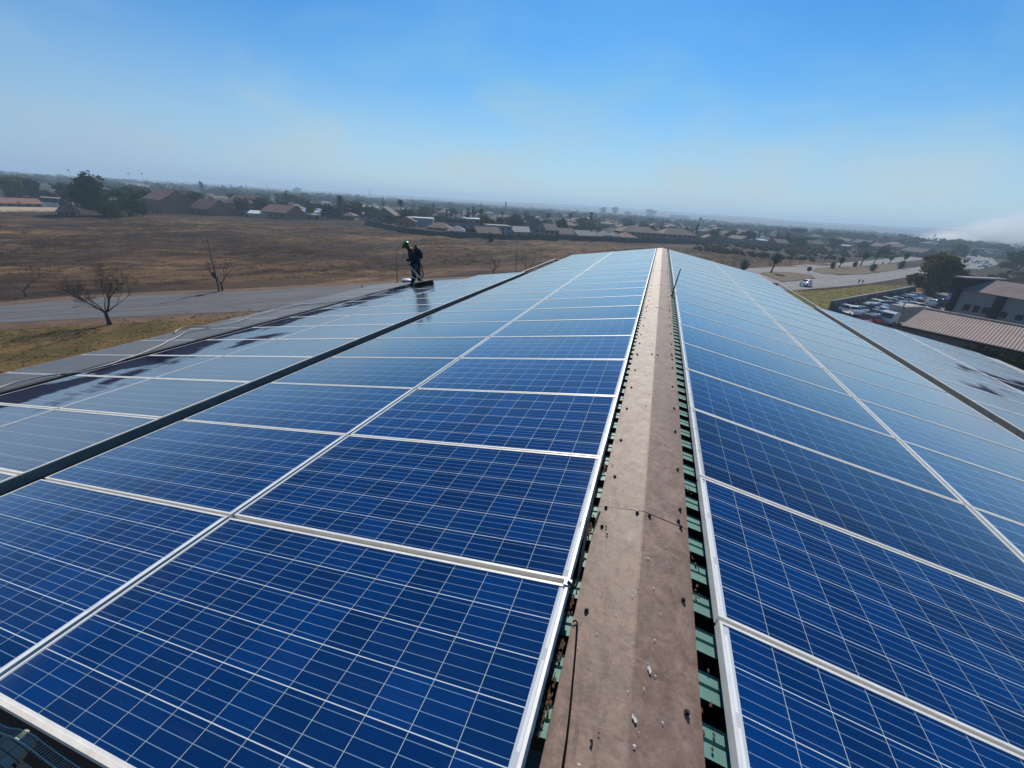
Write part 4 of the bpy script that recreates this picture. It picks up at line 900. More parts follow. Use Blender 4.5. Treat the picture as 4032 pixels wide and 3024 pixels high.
# filler trees
ft=[]
rng=random.Random(99)
for r0,r1,n in ((262,430,130),(430,720,90),(720,1150,45)):
    i=0; tries=0
    while i<n and tries<9000:
        tries+=1
        az=rng.uniform(-67,30) ; rr=rng.uniform(r0,r1)
        if rr<wall_dist(az)+6: continue
        a=math.radians(az); x,y=rr*math.sin(a),rr*math.cos(a)
        if any((x-ox)**2+(y-oy)**2<(orr-2)**2 for ox,oy,orr in occ): continue
        if sdist(x,y)[0]<24: continue
        if az>16 and rr<560 and rng.random()<.75: continue
        q=rng.random(); left=az<-38
        kind='round' if q<(.93 if left else .74) else ('tall' if q<.9 else ('tallpalm' if q<.96 else 'cone'))
        h={'round':rng.uniform(5,10.5),'tall':rng.uniform(8,13.5),'cone':rng.uniform(7,12),'tallpalm':rng.uniform(8,13)}[kind]*(1.25 if left else 1.)
        if rr>700: h*=1.15
        ft.append((x,y,kind,h,rng.randrange(5))); i+=1
print('filler trees',len(ft))
ft.sort(key=lambda f:pix(Vector((f[0],f[1],GZ)))[0]); cnt={}
KN={'round':'bushy dark tree','tall':'narrow upright tree','cone':'pointed tree','tallpalm':'tall palm'}
for x,y,kind,h,v in ft:
    P=Vector((x,y,GZ)); rg=region(P); far=math.hypot(x,y)>430; key=(kind,rg,far); n_=cnt.get(key,0); cnt[key]=n_+1
    w=None if kind!='round' else h*rng.uniform(.95,1.5)
    if kind in('tall','cone'): w=h*rng.uniform(.2,.32)
    tree(kind,P,h,w,f'{"far hazy" if far else "nearer"} {KN[kind]} {rg}, {ordw(n_)} such from left','trees among the hazy houses',v,rng.uniform(0,6))
# a far-off wood as one mass
b=MB(); rng=random.Random(5)
for k in range(4200):
    az=rng.uniform(-72,48); rr=700+1800*rng.random()**1.3; a=math.radians(az); x,y=rr*math.sin(a),rr*math.cos(a); h=rng.uniform(4,9)*(1+rr/4000); w=h*rng.uniform(.8,1.8)
    if rng.random()<.5: b.blob((x,y,GZ+h*.5),(w*.7,w*.7,h*.55),rng,1,.3)
    for q in range(14): leafquad(b,Vector((x+rng.gauss(0,w*.5),y+rng.gauss(0,w*.5),GZ+h*rng.uniform(.2,1.05))),1.4,rng)
o=link('distant_woodland',b.mesh('distant_woodland',LD)); tag(o,kind='stuff',label='far off wood of hazy trees before the hills',cat='woodland')
b=MB(); rng=random.Random(55); made=0
while made<3000:
    az=rng.uniform(4,48); rr=rng.uniform(235,760); a=math.radians(az); x,y=rr*math.sin(a),rr*math.cos(a); d,s_=sdist(x,y)
    if d<26 or noise.noise(Vector((x*.02,y*.02,3)))+rng.uniform(-.3,.3)<-.05: continue
    if any((x-ox)**2+(y-oy)**2<(orr)**2 for ox,oy,orr in occ): continue
    made+=1; h=rng.uniform(.6,2.6); w=h*rng.uniform(.8,1.6)
    b.blob((x,y,GZ+h*.4),(w*.6,w*.6,h*.45),rng,1,.35)
    for q in range(6): leafquad(b,Vector((x+rng.gauss(0,w*.45),y+rng.gauss(0,w*.45),GZ+h*rng.uniform(.2,1.05))),.5,rng)
o=link('scrub',b.mesh('scrub',leafmat('scrub_leaves',(.035,.035,.018),(.085,.065,.035)))); tag(o,'dark scrub over the plain beyond the roads','scrub',kind='stuff')
# low scrub scattered on the veld and grass tufts
dg=leafmat('dry_grass_blades',(.075,.050,.025),(.17,.12,.055),.3)
b=MB(); rng=random.Random(8); made=0
while made<20000:
    x=rng.uniform(-260,60); y=rng.uniform(0,250); d,s_=sdist(x,y)
    if s_<=0 or d<13: continue
    if noise.noise(Vector((x*.04,y*.04,2)))+rng.uniform(-.4,.4)<-.05: continue
    P=Vector((x,y,gheight(x,y))); X,Y=pix(P) if axial(P)>1 else (-999,0)
    if not(-150<X<4200): continue
    made+=1; s=rng.uniform(.12,.34)
    for q in range(9):
        a=rng.uniform(0,PI); w=Vector((math.cos(a),math.sin(a),0))*s*rng.uniform(.12,.3); hh=Vector((rng.gauss(0,.14),rng.gauss(0,.14),s*rng.uniform(.6,1.5))); pp=P+Vector((rng.gauss(0,.5),rng.gauss(0,.5),-.05)); b.q(pp-w,pp+w,pp+hh)
o=link('dry_grass',b.mesh('dry_grass',dg)); tag(o,'dry tussock grass over the open veld','grass',kind='stuff')
b=MB(); rng=random.Random(18); made=0
while made<7500:
    x=rng.uniform(-66,-20) if made<5000 else rng.uniform(26,80); y=rng.uniform(-8,62) if made<5000 else rng.uniform(100,168); d,s_=sdist(x,y)
    if s_>=0 or d<8.5 or (x>0 and ((x-34)*.808-(y-97)*.589>-1.5 or d<23)): continue
    made+=1; s=rng.uniform(.05,.14)
    for q in range(3):
        a=rng.uniform(0,PI); w=Vector((math.cos(a),math.sin(a),0))*s*rng.uniform(.5,1.2); hh=Vector((rng.gauss(0,.04),rng.gauss(0,.04),s*rng.uniform(.5,1.1))); pp=Vector((x,y,GZ+.02))+Vector((rng.gauss(0,.3),rng.gauss(0,.3),0)); b.q(pp-w,pp+w,pp+w*.5+hh,pp-w*.6+hh)
o=link('verge_grass',b.mesh('verge_grass',leafmat('verge_blades',(.12,.085,.03),(.20,.145,.05),.3))); tag(o,'rough green and yellow grass on the verge','grass',kind='stuff')
# ------------------------------------------------------------------ poles
pm_=mat('weathered_pole',(.13,.10,.08),.9,scale=4); steel=mat('galvanised_steel',(.35,.35,.34),.5,metal=.4,scale=3)
def pole(X,Yb,Xt,Yt,r,label,arm=None,name='lamp_pole',cat='pole',box=False,m=pm_):
    P=gp(X,Yb); h=topz(P,Xt,Yt); tip=CAM+ray(Xt,Yt)*(axial(P)); t=thing(name,label,cat,P)
    b=MB(); b.tube([(0,0,-.2),(0,0,h)],[r,r*.65],8); b.build('shaft',m,t,True)
    b=MB(); u=rt
    if arm: b.tube([(0,0,h-.1),(arm*.5*rt.x,arm*.5*rt.y,h+.1),(arm*rt.x,arm*rt.y,h+.05)],.035,6); b.build('arm',m,t,True); b=MB(); b.box((arm*rt.x,arm*rt.y,h),(.5,.2,.12),rz=YAW); b.build('lamp_head',steel,t)
    if box: b=MB(); b.box((0,-.25,h*.32),(.9,.2,.85),rz=YAW-.6); b.build('notice_box',mat('dark_sign',(.03,.03,.03),.7),t)
    return t
pole(863,1149,822,934,.12,'tall leaning-looking wooden pole with a dark box, across the left street',box=True)
pole(1565,1112,1557,985,.10,'slim grey pole just left of the worker')
pole(2030,1078,2040,955,.10,'slim lamp pole with a short arm beyond the roof end',arm=.9)
pole(3522,1284,3568,1177,.13,'grey mast standing beside the truck in the car park',arm=.5,m=steel)
for X,Yb,Yt,l in ((290,735,671,'leftmost'),(522,745,685,'middle'),(575,748,685,'rightmost')):
    P=gp(X,Yb)*1.; d=P-CAM; P=CAM+d*1.9; P.z=GZ; h=topz(P,X,Yt); t=thing('floodlight_mast',f'{l} of three faint stadium floodlight masts on the left skyline','floodlight',P,0,'stadium floodlights on the skyline'); b=MB(); b.tube([(0,0,0),(0,0,h)],[.6,.35],6); b.build('shaft',steel,t,True); b=MB(); b.box((0,0,h),(4.5,.8,5),rz=.9); b.build('lamp_bank',steel,t)
def lattice(X,Yb,Yt,l):
    P=gp(X,Yb); P=CAM+(P-CAM)*1.25; P.z=GZ; h=topz(P,X,Yt); t=thing('lattice_tower',l,'tower',P); b=MB()
    for sx in(-1,1):
        for sy in(-1,1): b.tube([(sx*2,sy*2,0),(sx*.3,sy*.3,h)],.16,4)
    for k in range(8): z=h*k/8; w=2-1.7*k/8; b.tube([(-w,-w,z),(w,w,z+h/9)],.1,4); b.tube([(w,-w,z),(-w,w,z+h/9)],.1,4)
    b.build('frame',steel,t); b=MB(); b.box((0,0,h*.86),(5,.3,.3)); b.build('crossarm',steel,t)
lattice(3660,975,918,'thin lattice tower in the haze left of the smoke'); lattice(2682,868,840,'small lattice tower in the haze above the far ridge end')
# yield/stop sign on the island
P=gp(3179,1083); t=thing('road_sign','round red road sign at the tip of the traffic island, seen from behind','sign',P); hs_=topz(P,3180,1058)
b=MB(); b.tube([(0,0,0),(0,0,hs_)],.05,6); b.build('post',steel,t); b=MB(); n=16; pr_=[(.75*math.cos(2*PI*k/n),hs_+.75*math.sin(2*PI*k/n)) for k in range(n)]; b.prism(pr_,-.09,-.06,'y'); b.build('plate',mat('dark_red_sign',(.16,.03,.03),.6),t)
# ------------------------------------------------------------------ car park: wall, cars, truck
A=Vector((34,97,GZ)); B=Vector((69,145,GZ)); d=B-A; L_=d.length; t_=thing('buttressed_wall','grey concrete wall with slanting buttresses along the car park','wall',A,math.atan2(d.y,d.x))
cw=mat('wall_concrete',(.17,.165,.16),.9,scale=1.); b=MB(); b.box((L_/2,0,1.),(L_,.2,2.2)); b.build('panel',cw,t_); b=MB(); b.box((L_/2,0,2.16),(L_,.3,.12)); b.build('coping',mat('coping',(.35,.33,.30),.9),t_)
for k in range(22):
    x=L_*(k+.5)/22; b=MB(); b.prism([(-.12,-.1),(-1.0,-.1),(-.12,1.9)],x-.12,x+.12,'x'); b.build('buttress',cw,t_)
def car_mesh(kind):
    b=MB()
    if kind=='hatch': prof=[(-2.0,.35),(-2.05,.75),(-1.95,1.0),(-1.6,1.42),(-.4,1.5),(.35,1.42),(1.05,.98),(1.85,.85),(2.05,.6),(2.0,.35)]; Lw=[(-1.55,1.36),(-.4,1.44),(.3,1.37),(.88,1.0),(-1.75,1.0)]
    elif kind=='suv': prof=[(-2.2,.4),(-2.25,.95),(-2.1,1.2),(-1.9,1.72),(-.2,1.78),(.55,1.68),(1.1,1.18),(2.05,1.05),(2.25,.7),(2.2,.4)]; Lw=[(-1.85,1.64),(-.2,1.7),(.5,1.6),(.95,1.2),(-2.0,1.2)]
    elif kind=='pickup': prof=[(-2.5,.45),(-2.5,1.05),(-.9,1.05),(-.7,1.68),(.2,1.72),(.9,1.15),(2.1,1.02),(2.35,.75),(2.3,.45)]; Lw=[(-.6,1.6),(.15,1.64),(.75,1.15),(-.75,1.15)]
    else: prof=[(-2.25,.35),(-2.3,.7),(-2.2,.98),(-1.5,1.05),(-.95,1.38),(.1,1.42),(.95,1.0),(2.0,.86),(2.25,.6),(2.2,.35)]; Lw=[(-.95,1.31),(.05,1.35),(.78,1.0),(-1.35,1.02)]
    hw=.86
    # body with tumblehome: rings across y
    rings=[(-hw,.0),(-hw+.04,.0)]
    n=len(prof); base=0
    ys=[-hw,-hw*.5,0,hw*.5,hw]
    for y in ys:
        for x,z in prof:
            k=1.0 if z<1.02 else 1-.30*min(1,(z-1.02)/.5); b.v.append((x,y*k,z-(.04 if abs(y)==hw and z>.9 else 0)))
    for j in range(len(ys)-1):
        for i in range(n-1): a=j*n+i; b.f.append((a,a+1,a+n+1,a+n)); b.mi.append(0)
        b.f.append((j*n+n-1,j*n,(j+1)*n,(j+1)*n+n-1)); b.mi.append(0)
    b.f.append(tuple(range(n))); b.mi.append(0); b.f.append(tuple(range((len(ys)-1)*n,len(ys)*n))[::-1]); b.mi.append(0)
    w=MB()
    for s in (-1,1):
        w.q(*[(x,s*(hw*(1-.30*min(1,max(0,(z-1.02))/.5))+.012),z-.03) for x,z in Lw])
    # windscreen and rear window
    tops=[p for p in prof if p[1]>1.3]; ft_=max(tops,key=lambda p:p[0]); fb=prof[prof.index(ft_)+1]; rt_=min(tops,key=lambda p:p[0]); rb=prof[prof.index(rt_)-1]
    for (tx,tz),(bx,bz),o_ in ((ft_,fb,.02),(rt_,rb,-.02)):
        y1=hw*.62; y2=hw*.86; w.q((tx+o_*1.5,-y1,tz-.02),(tx+o_*1.5,y1,tz-.02),(bx+o_-.08*(1 if o_>0 else -1),y2,bz+.06),(bx+o_-.08*(1 if o_>0 else -1),-y2,bz+.06))
    return b.mesh('car_body',MC['car_paint_white'],True),w.mesh('car_window',gl),prof
for nm,c in (('white',(.72,.72,.72)),('silver',(.42,.43,.44)),('dark',(.03,.035,.045)),('red',(.22,.02,.02)),('blue',(.04,.07,.16)),('black',(.012,.012,.013))):
    g=NG('car_paint_'+nm); g.pbr(c,.28,.15 if nm=='silver' else 0,.5,**{'Coat Weight':.6,'Coat Roughness':.06}); MC['car_paint_'+nm]=g.m
wb=MB(); wb.tube([(0,-.11,0),(0,.11,0)],.32,18); wme=wb.mesh('tyre',mat('tyre_rubber',(.015,.015,.015),.8)); wb=MB(); wb.tube([(0,-.12,0),(0,.12,0)],.19,12); rme=wb.mesh('rim',steel)
lb_=MB(); lb_.box((0,0,0),(.06,.3,.14)); lme=lb_.mesh('lamp',mat('headlamp_glass',(.6,.6,.58),.2)); lb2=MB(); lb2.box((0,0,0),(.06,.25,.2)); tme=lb2.mesh('taillamp',mat('tail_red',(.35,.01,.01),.3)); pb_=MB(); pb_.box((0,0,0),(.02,.5,.11)); pme=pb_.mesh('plate',mat('number_plate',(.6,.6,.55),.6))
CM={k:car_mesh(k) for k in ('hatch','suv','sedan','pickup')}
def car(P,ang,kind,colr,label,group):
    t=thing('car',label,'car',P,ang,group); bm_,wm_,prof=CM[kind]
    o=link('body',bm_,t); o.material_slots[0].link='OBJECT'; o.material_slots[0].material=MC['car_paint_'+colr]
    link('window',wm_,t); xf=max(p[0] for p in prof); xr=min(p[0] for p in prof)
    for sx in (xf-.78,xr+.8):
        for sy in(-.8,.8): w=link('wheel',wme,t,(sx,sy,.32)); link('rim',rme,w)
    for sy in(-.62,.62): link('headlight',lme,t,(xf-.06,sy,.68)); link('taillight',tme,t,(xr+.03,sy,.8))
    link('number_plate',pme,t,(xr-.01,0,.6)); return t
un=d.normalized(); nn=Vector((un.y,-un.x,0)); ang=math.atan2(nn.y,nn.x)
seq=[('suv','white','white suv'),('hatch','white','small white hatchback'),('sedan','silver','silver sedan'),('suv','dark','dark suv'),('pickup','white','white pickup'),('hatch','silver','silver hatchback'),('sedan','white','white sedan'),('suv','white','white suv'),('hatch','dark','dark hatchback'),('hatch','red','red hatchback'),('suv','silver','silver suv'),('sedan','white','white sedan'),('pickup','silver','silver pickup'),('hatch','white','small white hatchback'),('suv','dark','dark suv'),('sedan','blue','blue sedan'),('suv','white','white suv'),('hatch','red','red hatchback'),('sedan','white','white sedan'),('suv','silver','silver suv'),('hatch','white','small white hatchback')]
rng=random.Random(4); 
for i,(k,c,l) in enumerate(seq):
    P=A+un*(1.4+i*2.32)+nn*(3.3+rng.uniform(-.3,.3)); car(P+Vector((0,0,.03)),math.radians(-74)+rng.uniform(-.04,.04)+(PI if rng.random()<.3 else 0),k,c,f'{l} parked along the buttressed wall, {ordw(i)} from the roof edge','cars parked along the buttressed wall')
seq2=[('hatch','red','red hatchback'),('sedan','silver','silver sedan'),('suv','dark','dark suv'),('hatch','white','white hatchback'),('suv','silver','silver suv'),('pickup','white','white pickup'),('hatch','dark','dark hatchback'),('sedan','red','red sedan'),('suv','white','white suv'),('sedan','blue','blue sedan'),('hatch','silver','silver hatchback'),('suv','white','white suv'),('sedan','white','white sedan')]
for i,(k,c,l) in enumerate(seq2):
    P=A+un*(-3.+i*2.5)+nn*(7.9+rng.uniform(-.3,.3)); car(P+Vector((0,0,.03)),math.radians(-74)+rng.uniform(-.05,.05),k,c,f'{l} in the second parked row by the truck, {ordw(i)} from the roof edge','cars in the second parked row')
for i,(X,Y,k,c,l) in enumerate(((3664,1195,'suv','white','white suv parked across the aisle before the grey building'),(3690,1190,'suv','dark','dark suv beside the white one before the grey building'),(3722,1188,'hatch','red','red hatchback nearest the grey building corner'),(3742,1168,'sedan','white','white sedan behind the red hatchback at the grey building'))):
    P=gp(X,Y+12); car(P+Vector((0,0,.03)),ang+PI/2+.1,k,c,l,'cars by the grey building')
P=gp(3170,1127); car(P+Vector((0,0,.08)),math.radians(238),'suv','white','white car driving on the near carriageway',None)
for i,(X,Y) in enumerate(((3840,1037),(3858,1032),(3878,1036),(3884,1044),(3806,1023),(3868,1053))): car(gp(X,Y)+Vector((0,0,.06)),.4+i*.5,'sedan' if i%2 else 'suv','white' if i!=2 else 'silver',f'tiny pale vehicle on the hazy forecourt, {ordw(i)} in the loose cluster','vehicles on the far forecourt')
# box truck
P=Vector((41.8,90.6,GZ+.03)); ua=math.atan2(.5,.86); t=thing('truck','box truck with a grey box body and white cab beside the mast','truck',P,math.radians(38))
b=MB(); b.box((2.6,0,2.15),(5.4,2.4,2.5)); b.build('cargo_box',mat('grey_box_panel',(.36,.36,.36),.7,scale=1),t)
b=MB(); b.box((2.6,0,3.43),(5.5,2.5,.1)); b.build('box_roof',mat('tan_box_roof',(.33,.27,.24),.8,scale=1),t); b=MB(); b.box((3.0,0,3.5),(1.8,1.3,.06)); b.build('roof_hatch',mat('pale_hatch',(.55,.53,.5),.6),t)
b=MB(); b.prism([(-.2,.5),(-1.95,.5),(-2.05,1.3),(-1.75,2.2),(-1.4,2.45),(-.2,2.45)],-1.05,1.05,'y'); b.build('cab',MC['car_paint_white'],t)
b=MB(); b.prism([(-2.06,1.35),(-1.78,2.15),(-1.74,2.12),(-2.02,1.33)],-.92,.92,'y'); b.build('windscreen',gl,t)
b=MB(); b.box((1.8,0,.72),(7.2,1.,.25)); b.build('chassis',dark,t)
for x in (-1.2,3.6):
    for y in (-.95,.95): w=link('wheel',wme,t,(x,y,.45)); w.scale=(1.4,1.4,1.4); link('rim',rme,w)
# ------------------------------------------------------------------ grey buildings at right
def ribmat(name,a,b_,pitch,ax):
    g=NG(name); v=g.coord('Object'); sp=g.n('ShaderNodeSeparateXYZ'); g.l(v,sp.inputs[0]); c=g.mix(g.ramp(g.noise(v,.5,5,.65),.35,.7),a,b_); g.pbr(c,.7,0,.3); return g.m
rib=ribmat('brown_ribbed_sheet',(.25,.185,.155),(.33,.25,.215),.5,0)
def ribroof(P0,u,v,L,D,pitch,name,label=None,parent=None,m=rib,h=.10):
    """ribs run along v, repeated along u; P0 corner"""
    b=MB(); nrm=u.cross(v).normalized(); 
    if nrm.z<0: nrm=-nrm
    k=0
    while k*pitch<L:
        s=k*pitch; pr_=[(0,0),(pitch*.18,h),(pitch*.42,h),(pitch*.6,0),(pitch,0)]
        for (a,za),(c,zc) in zip(pr_,pr_[1:]):
            p=P0+u*(s+a)+nrm*za; q=P0+u*(s+c)+nrm*zc; b.q(p,q,q+v*D,p+v*D)
        k+=1
    return b.build(name,m,parent)
E0=atz(3547,1280,-10); T0=atz(3641,1217,-8.7); T1=atz(4032,1289,-8.7); E1=atz(4032,1385,-10)
u=(T1-T0); u.z=0; u.normalize(); v=(T0-E0); 
O1=Vector((E0.x,E0.y,GZ)); t=thing('shed_building','long low building with a ribbed brown roof beside the car park','building',O1)
vv=Vector((-u.y,u.x,0)); depth=v.dot(vv); v2=Vector((vv.x*abs(depth),vv.y*abs(depth),v.z)) ; v2=v2+u*v.dot(u)
Lr=30.
ribroof(E0-O1,u,v2.normalized(),Lr,v2.length,.31,'roof',None,t,h=.045)
b=MB(); q=[E0-O1,E0-O1+u*Lr,E0-O1+u*Lr+v2,E0-O1+v2]
# solid body under the roof
bz=[(p.x,p.y,p.z-.06) for p in q]; gz=[(p.x,p.y,-.2) for p in q]
ins=(u+vv)*.0
b.q(*gz[::-1]); b.q(*bz)
for i in range(4): j=(i+1)%4; b.q(gz[i],gz[j],bz[j],bz[i])
b.build('wall',mat('shed_wall',(.14,.12,.11),.9,scale=.6),t)
b=MB(); b.tube([tuple(q[3]+Vector((0,0,.12))),tuple(q[2]+Vector((0,0,.12)))],.16,6); b.build('ridge_flashing',mat('ridge_brown',(.36,.28,.25),.7),t)
b=MB(); b.box(tuple((q[0]+q[1])/2-vv*.2+Vector((0,0,-.12))),(Lr,.22,.2),rz=math.atan2(u.y,u.x)); b.build('gutter',dark,t)
# low wall and beam before it
Pw=atz(3655,1325,-12.2); b=MB(); b.box((12,0,0),(26,.5,1.8)); o=b.build('yard_wall',mat('yard_wall_brown',(.16,.125,.11),.9,scale=1),None,loc=Vector((Pw.x,Pw.y,GZ+.9))); o.rotation_euler=(0,0,math.atan2(u.y,u.x)); tag(o,'dark brown yard wall running below the ribbed brown roof','wall')
# grey two-storey building
A2=atz(3790,1140,-6.0); B2=atz(4032,1181,-6.0); u2=(B2-A2); u2.z=0; u2.normalize(); v2_=Vector((-u2.y,u2.x,0)); O2=Vector((A2.x,A2.y,GZ)); t=thing('office_building','two-storey grey block building with three dark windows and ribbed roof','building',O2,math.atan2(u2.y,u2.x))
g=NG('grey_blockwork'); vc=g.coord('Object'); m2=g.n('ShaderNodeMapping'); g.l(vc,m2.inputs[0]); m2.inputs['Rotation'].default_value=(PI/2,0,0); br=g.n('ShaderNodeTexBrick'); g.l(m2.outputs[0],br.inputs[0]); br.inputs['Color1'].default_value=(.29,.275,.27,1); br.inputs['Color2'].default_value=(.25,.24,.235,1); br.inputs['Mortar'].default_value=(.20,.19,.19,1); br.inputs['Scale'].default_value=1.6; g.pbr(br.outputs[0],.9,0,.2)
b=MB(); b.box((12,5.,3.9),(24,10,8.2)); b.build('wall',g.m,t)
Wm=mat('dark_frame',(.05,.045,.045),.8)
hgt=8.
scale2=axial(A2)/FL
def onwall(X,Y):
    d=ray(X,Y); n=v2_; tt=(A2-CAM).dot(n)/d.dot(n); p=CAM+d*tt-O2; return p.dot(u2),p.z
for i,(xa,ya,xb,yb) in enumerate(((3800,1197,3812,1224),(3838,1203,3850,1231),(3874,1209,3888,1237),(3942,1228,3960,1252),(4005,1240,4022,1262))):
    (x1,z1),(x2,z2)=onwall(xa,ya),onwall(xb,yb); xc=(x1+x2)/2; zc=(z1+z2)/2
    w=MB(); w.box((xc,-.04,zc),(.72,.12,abs(z1-z2)*.92+.12)); f=w.build('window',Wm,t); w=MB(); w.box((xc,-.11,zc),(.56,.04,abs(z1-z2)*.84)); w.build('pane',gl,f)
x1,_=onwall(3945,1180); w=MB(); w.box((x1,-.15,3.9),(1.0,.4,8.2)); w.build('pilaster',Wm,t)
w=MB(); w.box((-.35,-.2,3.9),(.7,.6,8.3)); w.build('downpipe_column',Wm,t)
ribroof(Vector((0,-.5,8.05)),Vector((1,0,0)),Vector((0,1,.28)).normalized(),24,5.8,.32,'roof',None,t,h=.045)
w=MB(); w.box((-.5,3.2,8.7),(1.1,8.2,1.9)); w.build('parapet',Wm,t); w=MB(); w.box((-.5,3.2,9.75),(1.3,8.4,.2)); w.build('coping',mat('coping',(.35,.33,.30),.9),t)
# brown building behind
P=gp(3905,1150); o_=house_at(Vector((68,104,GZ)),Vector((math.cos(-.7),math.sin(-.7),0)),40,18,7.2,.2,'flat',mat('brown_flat_roof',(.27,.20,.17),.9,scale=.3),mat('dark_facade',(.07,.055,.055),.9),'large flat brown roofed building behind the grey block building',name='flat_building',cat='building',win=0)
# shrubs at the foot of the ribbed roof
for i,(X,Y,h_) in enumerate(((3850,1395,1.6),(3885,1402,2.0),(3925,1412,1.8),(3960,1425,2.1),(4000,1437,1.7),(4035,1450,2.0))):
    P=atz(X,Y-14,-11.0); P.z=GZ; tree('bush',P,h_+1.9,3.2,f'leafy green shrub in the row below the ribbed roof, {ordw(i)} from left','shrubs below the ribbed roof',0,i*1.1)
# ------------------------------------------------------------------ people
def skin_body(name,joints,edges,mats,classify,parent,sub=2):
    me=bpy.data.meshes.new(name); names=list(joints); me.from_pydata([joints[n][0] for n in names],[(names.index(a),names.index(b)) for a,b in edges],[])
    ob=bpy.data.objects.new('tmp',me); COL.objects.link(ob); md=ob.modifiers.new('s','SKIN'); md.use_smooth_shade=True
    for i,n in enumerate(names):
        r=joints[n][1]; r=r if isinstance(r,tuple) else (r,r); me.skin_vertices[0].data[i].radius=r; me.skin_vertices[0].data[i].use_root=(n=='pelvis')
    ss=ob.modifiers.new('u','SUBSURF'); ss.levels=sub; ss.render_levels=sub
    dg_=bpy.context.evaluated_depsgraph_get(); dg_.update(); m2=bpy.data.meshes.new_from_object(ob.evaluated_get(dg_)); bpy.data.objects.remove(ob)
    m2.materials.clear()
    for m in mats: m2.materials.append(m)
    for p in m2.polygons: p.material_index=classify(p.center); p.use_smooth=True
    return link(name,m2,parent)
navy=mat('navy_coverall',(.012,.014,.022),.85,scale=12,var=.3); skin_=mat('dark_skin',(.06,.032,.02),.6,scale=8); glove=mat('black_glove',(.012,.012,.012),.7); boot=mat('black_boot',(.012,.010,.009),.6); refl=mat('reflective_band',(.5,.5,.48),.4)
FZ=axial(onL(1628,1122,0.))
FEET=onL(1628,1122,0.)
def pp(zx,zy,off=0.):      # point of the figure from the photo measurements, off = metres further from the camera
    X=1480+zx/4.607; Y=900+zy/4.607; d=ray(X,Y); return CAM+d*(FZ+off)-FEET
wk=thing('person','person in dark coverall and green helmet bending forward, scrubbing panels with a broom','person',FEET)
J={'pelvis':(pp(742,680,.0),(.165,.15)),'waist':(pp(728,600),(.165,.15)),'chest':(pp(692,492),(.20,.165)),'neckb':(pp(636,402),(.15,.125)),'neck':(pp(612,378),(.078,.076)),'headb':(pp(590,340),(.086,.086)),'head':(pp(563,312),(.092,.10)),'crown':(pp(545,284),(.076,.082)),
'hipL':(pp(702,735,-.10),(.125,.115)),'kneeL':(pp(700,860,-.16),(.088,.085)),'ankL':(pp(662,975,-.10),(.066,.062)),'heelL':(pp(655,1008,-.10),(.05,.045)),'toeL':(pp(622,1022,-.20),(.045,.035)),
'hipR':(pp(754,735,.10),(.125,.115)),'kneeR':(pp(768,850,.14),(.088,.085)),'ankR':(pp(800,950,.16),(.066,.062)),'heelR':(pp(808,978,.16),(.05,.045)),'toeR':(pp(772,990,.06),(.045,.035)),
'shL':(pp(655,425,-.20),(.09,.085)),'elL':(pp(668,565,-.32),(.066,.062)),'wrL':(pp(640,665,-.24),(.042,.038)),'palmL':(pp(634,690,-.21),(.038,.024)),
'shR':(pp(645,425,.18),(.088,.084)),'elR':(pp(628,560,.20),(.062,.058)),'wrR':(pp(570,582,.02),(.04,.036)),'palmR':(pp(548,574,-.02),(.038,.024))}
E_=[('pelvis','waist'),('waist','chest'),('chest','neckb'),('neckb','neck'),('neck','headb'),('headb','head'),('head','crown'),('pelvis','hipL'),('hipL','kneeL'),('kneeL','ankL'),('ankL','heelL'),('heelL','toeL'),('pelvis','hipR'),('hipR','kneeR'),('kneeR','ankR'),('ankR','heelR'),('heelR','toeR'),('chest','shL'),('shL','elL'),('elL','wrL'),('wrL','palmL'),('chest','shR'),('shR','elR'),('elR','wrR'),('wrR','palmR')]
pole_a,pole_b=pp(430,440,-.05),pp(862,962,-.62); pd=(pole_b-pole_a).normalized()
def near(P,Q,D): return Q+D*(P-Q).dot(D)
for hn,pk in (('L','palmL'),('R','palmR')):
    pc=near(J[pk][0],pole_a,pd); J[pk]=(pc+(J['wr'+hn][0]-pc).normalized()*.035,J[pk][1])
    inw=(J[pk][0]-J['wr'+hn][0]).normalized(); sidev=pd
    for k in range(4):
        ln=(.050,.058,.055,.044)[k]; base=J[pk][0]+inw*.018+sidev*(.019*(k-1.5)); mid_=base+inw*ln*.6+fwd*-.004; a3=inw.cross(sidev).normalized(); tip=mid_-inw*ln*.15+a3*ln*.55
        J[f'f{hn}{k}a']=(base,.0095); J[f'f{hn}{k}b']=(mid_,.009); J[f'f{hn}{k}c']=(tip,.0075); E_+= [(pk,f'f{hn}{k}a'),(f'f{hn}{k}a',f'f{hn}{k}b'),(f'f{hn}{k}b',f'f{hn}{k}c')]
    tb=J[pk][0]-sidev*.036-inw*.01; J[f't{hn}a']=(tb,.011); J[f't{hn}b']=(tb+inw*.035-sidev*.006,.009); E_+=[(pk,f't{hn}a'),(f't{hn}a',f't{hn}b')]
def cls(c):
    if (c-J['headb'][0]).length<.12 or (c-J['head'][0]).length<.16 or (c-J['crown'][0]).length<.13: return 1
    for k in ('palmL','palmR'):
        if (c-J[k][0]).length<.09: return 2
    for k in ('heelL','toeL','heelR','toeR'):
        if (c-J[k][0]).length<.085: return 3
    for a,b_ in (('kneeL','ankL'),('kneeR','ankR')):
        q=J[a][0].lerp(J[b_][0],.28)
        if (c-q).length<.11 and abs((c-q).dot((J[b_][0]-J[a][0]).normalized()))<.028: return 4
    return 0
body=skin_body('body',J,E_,[navy,skin_,glove,boot,refl],cls,wk)
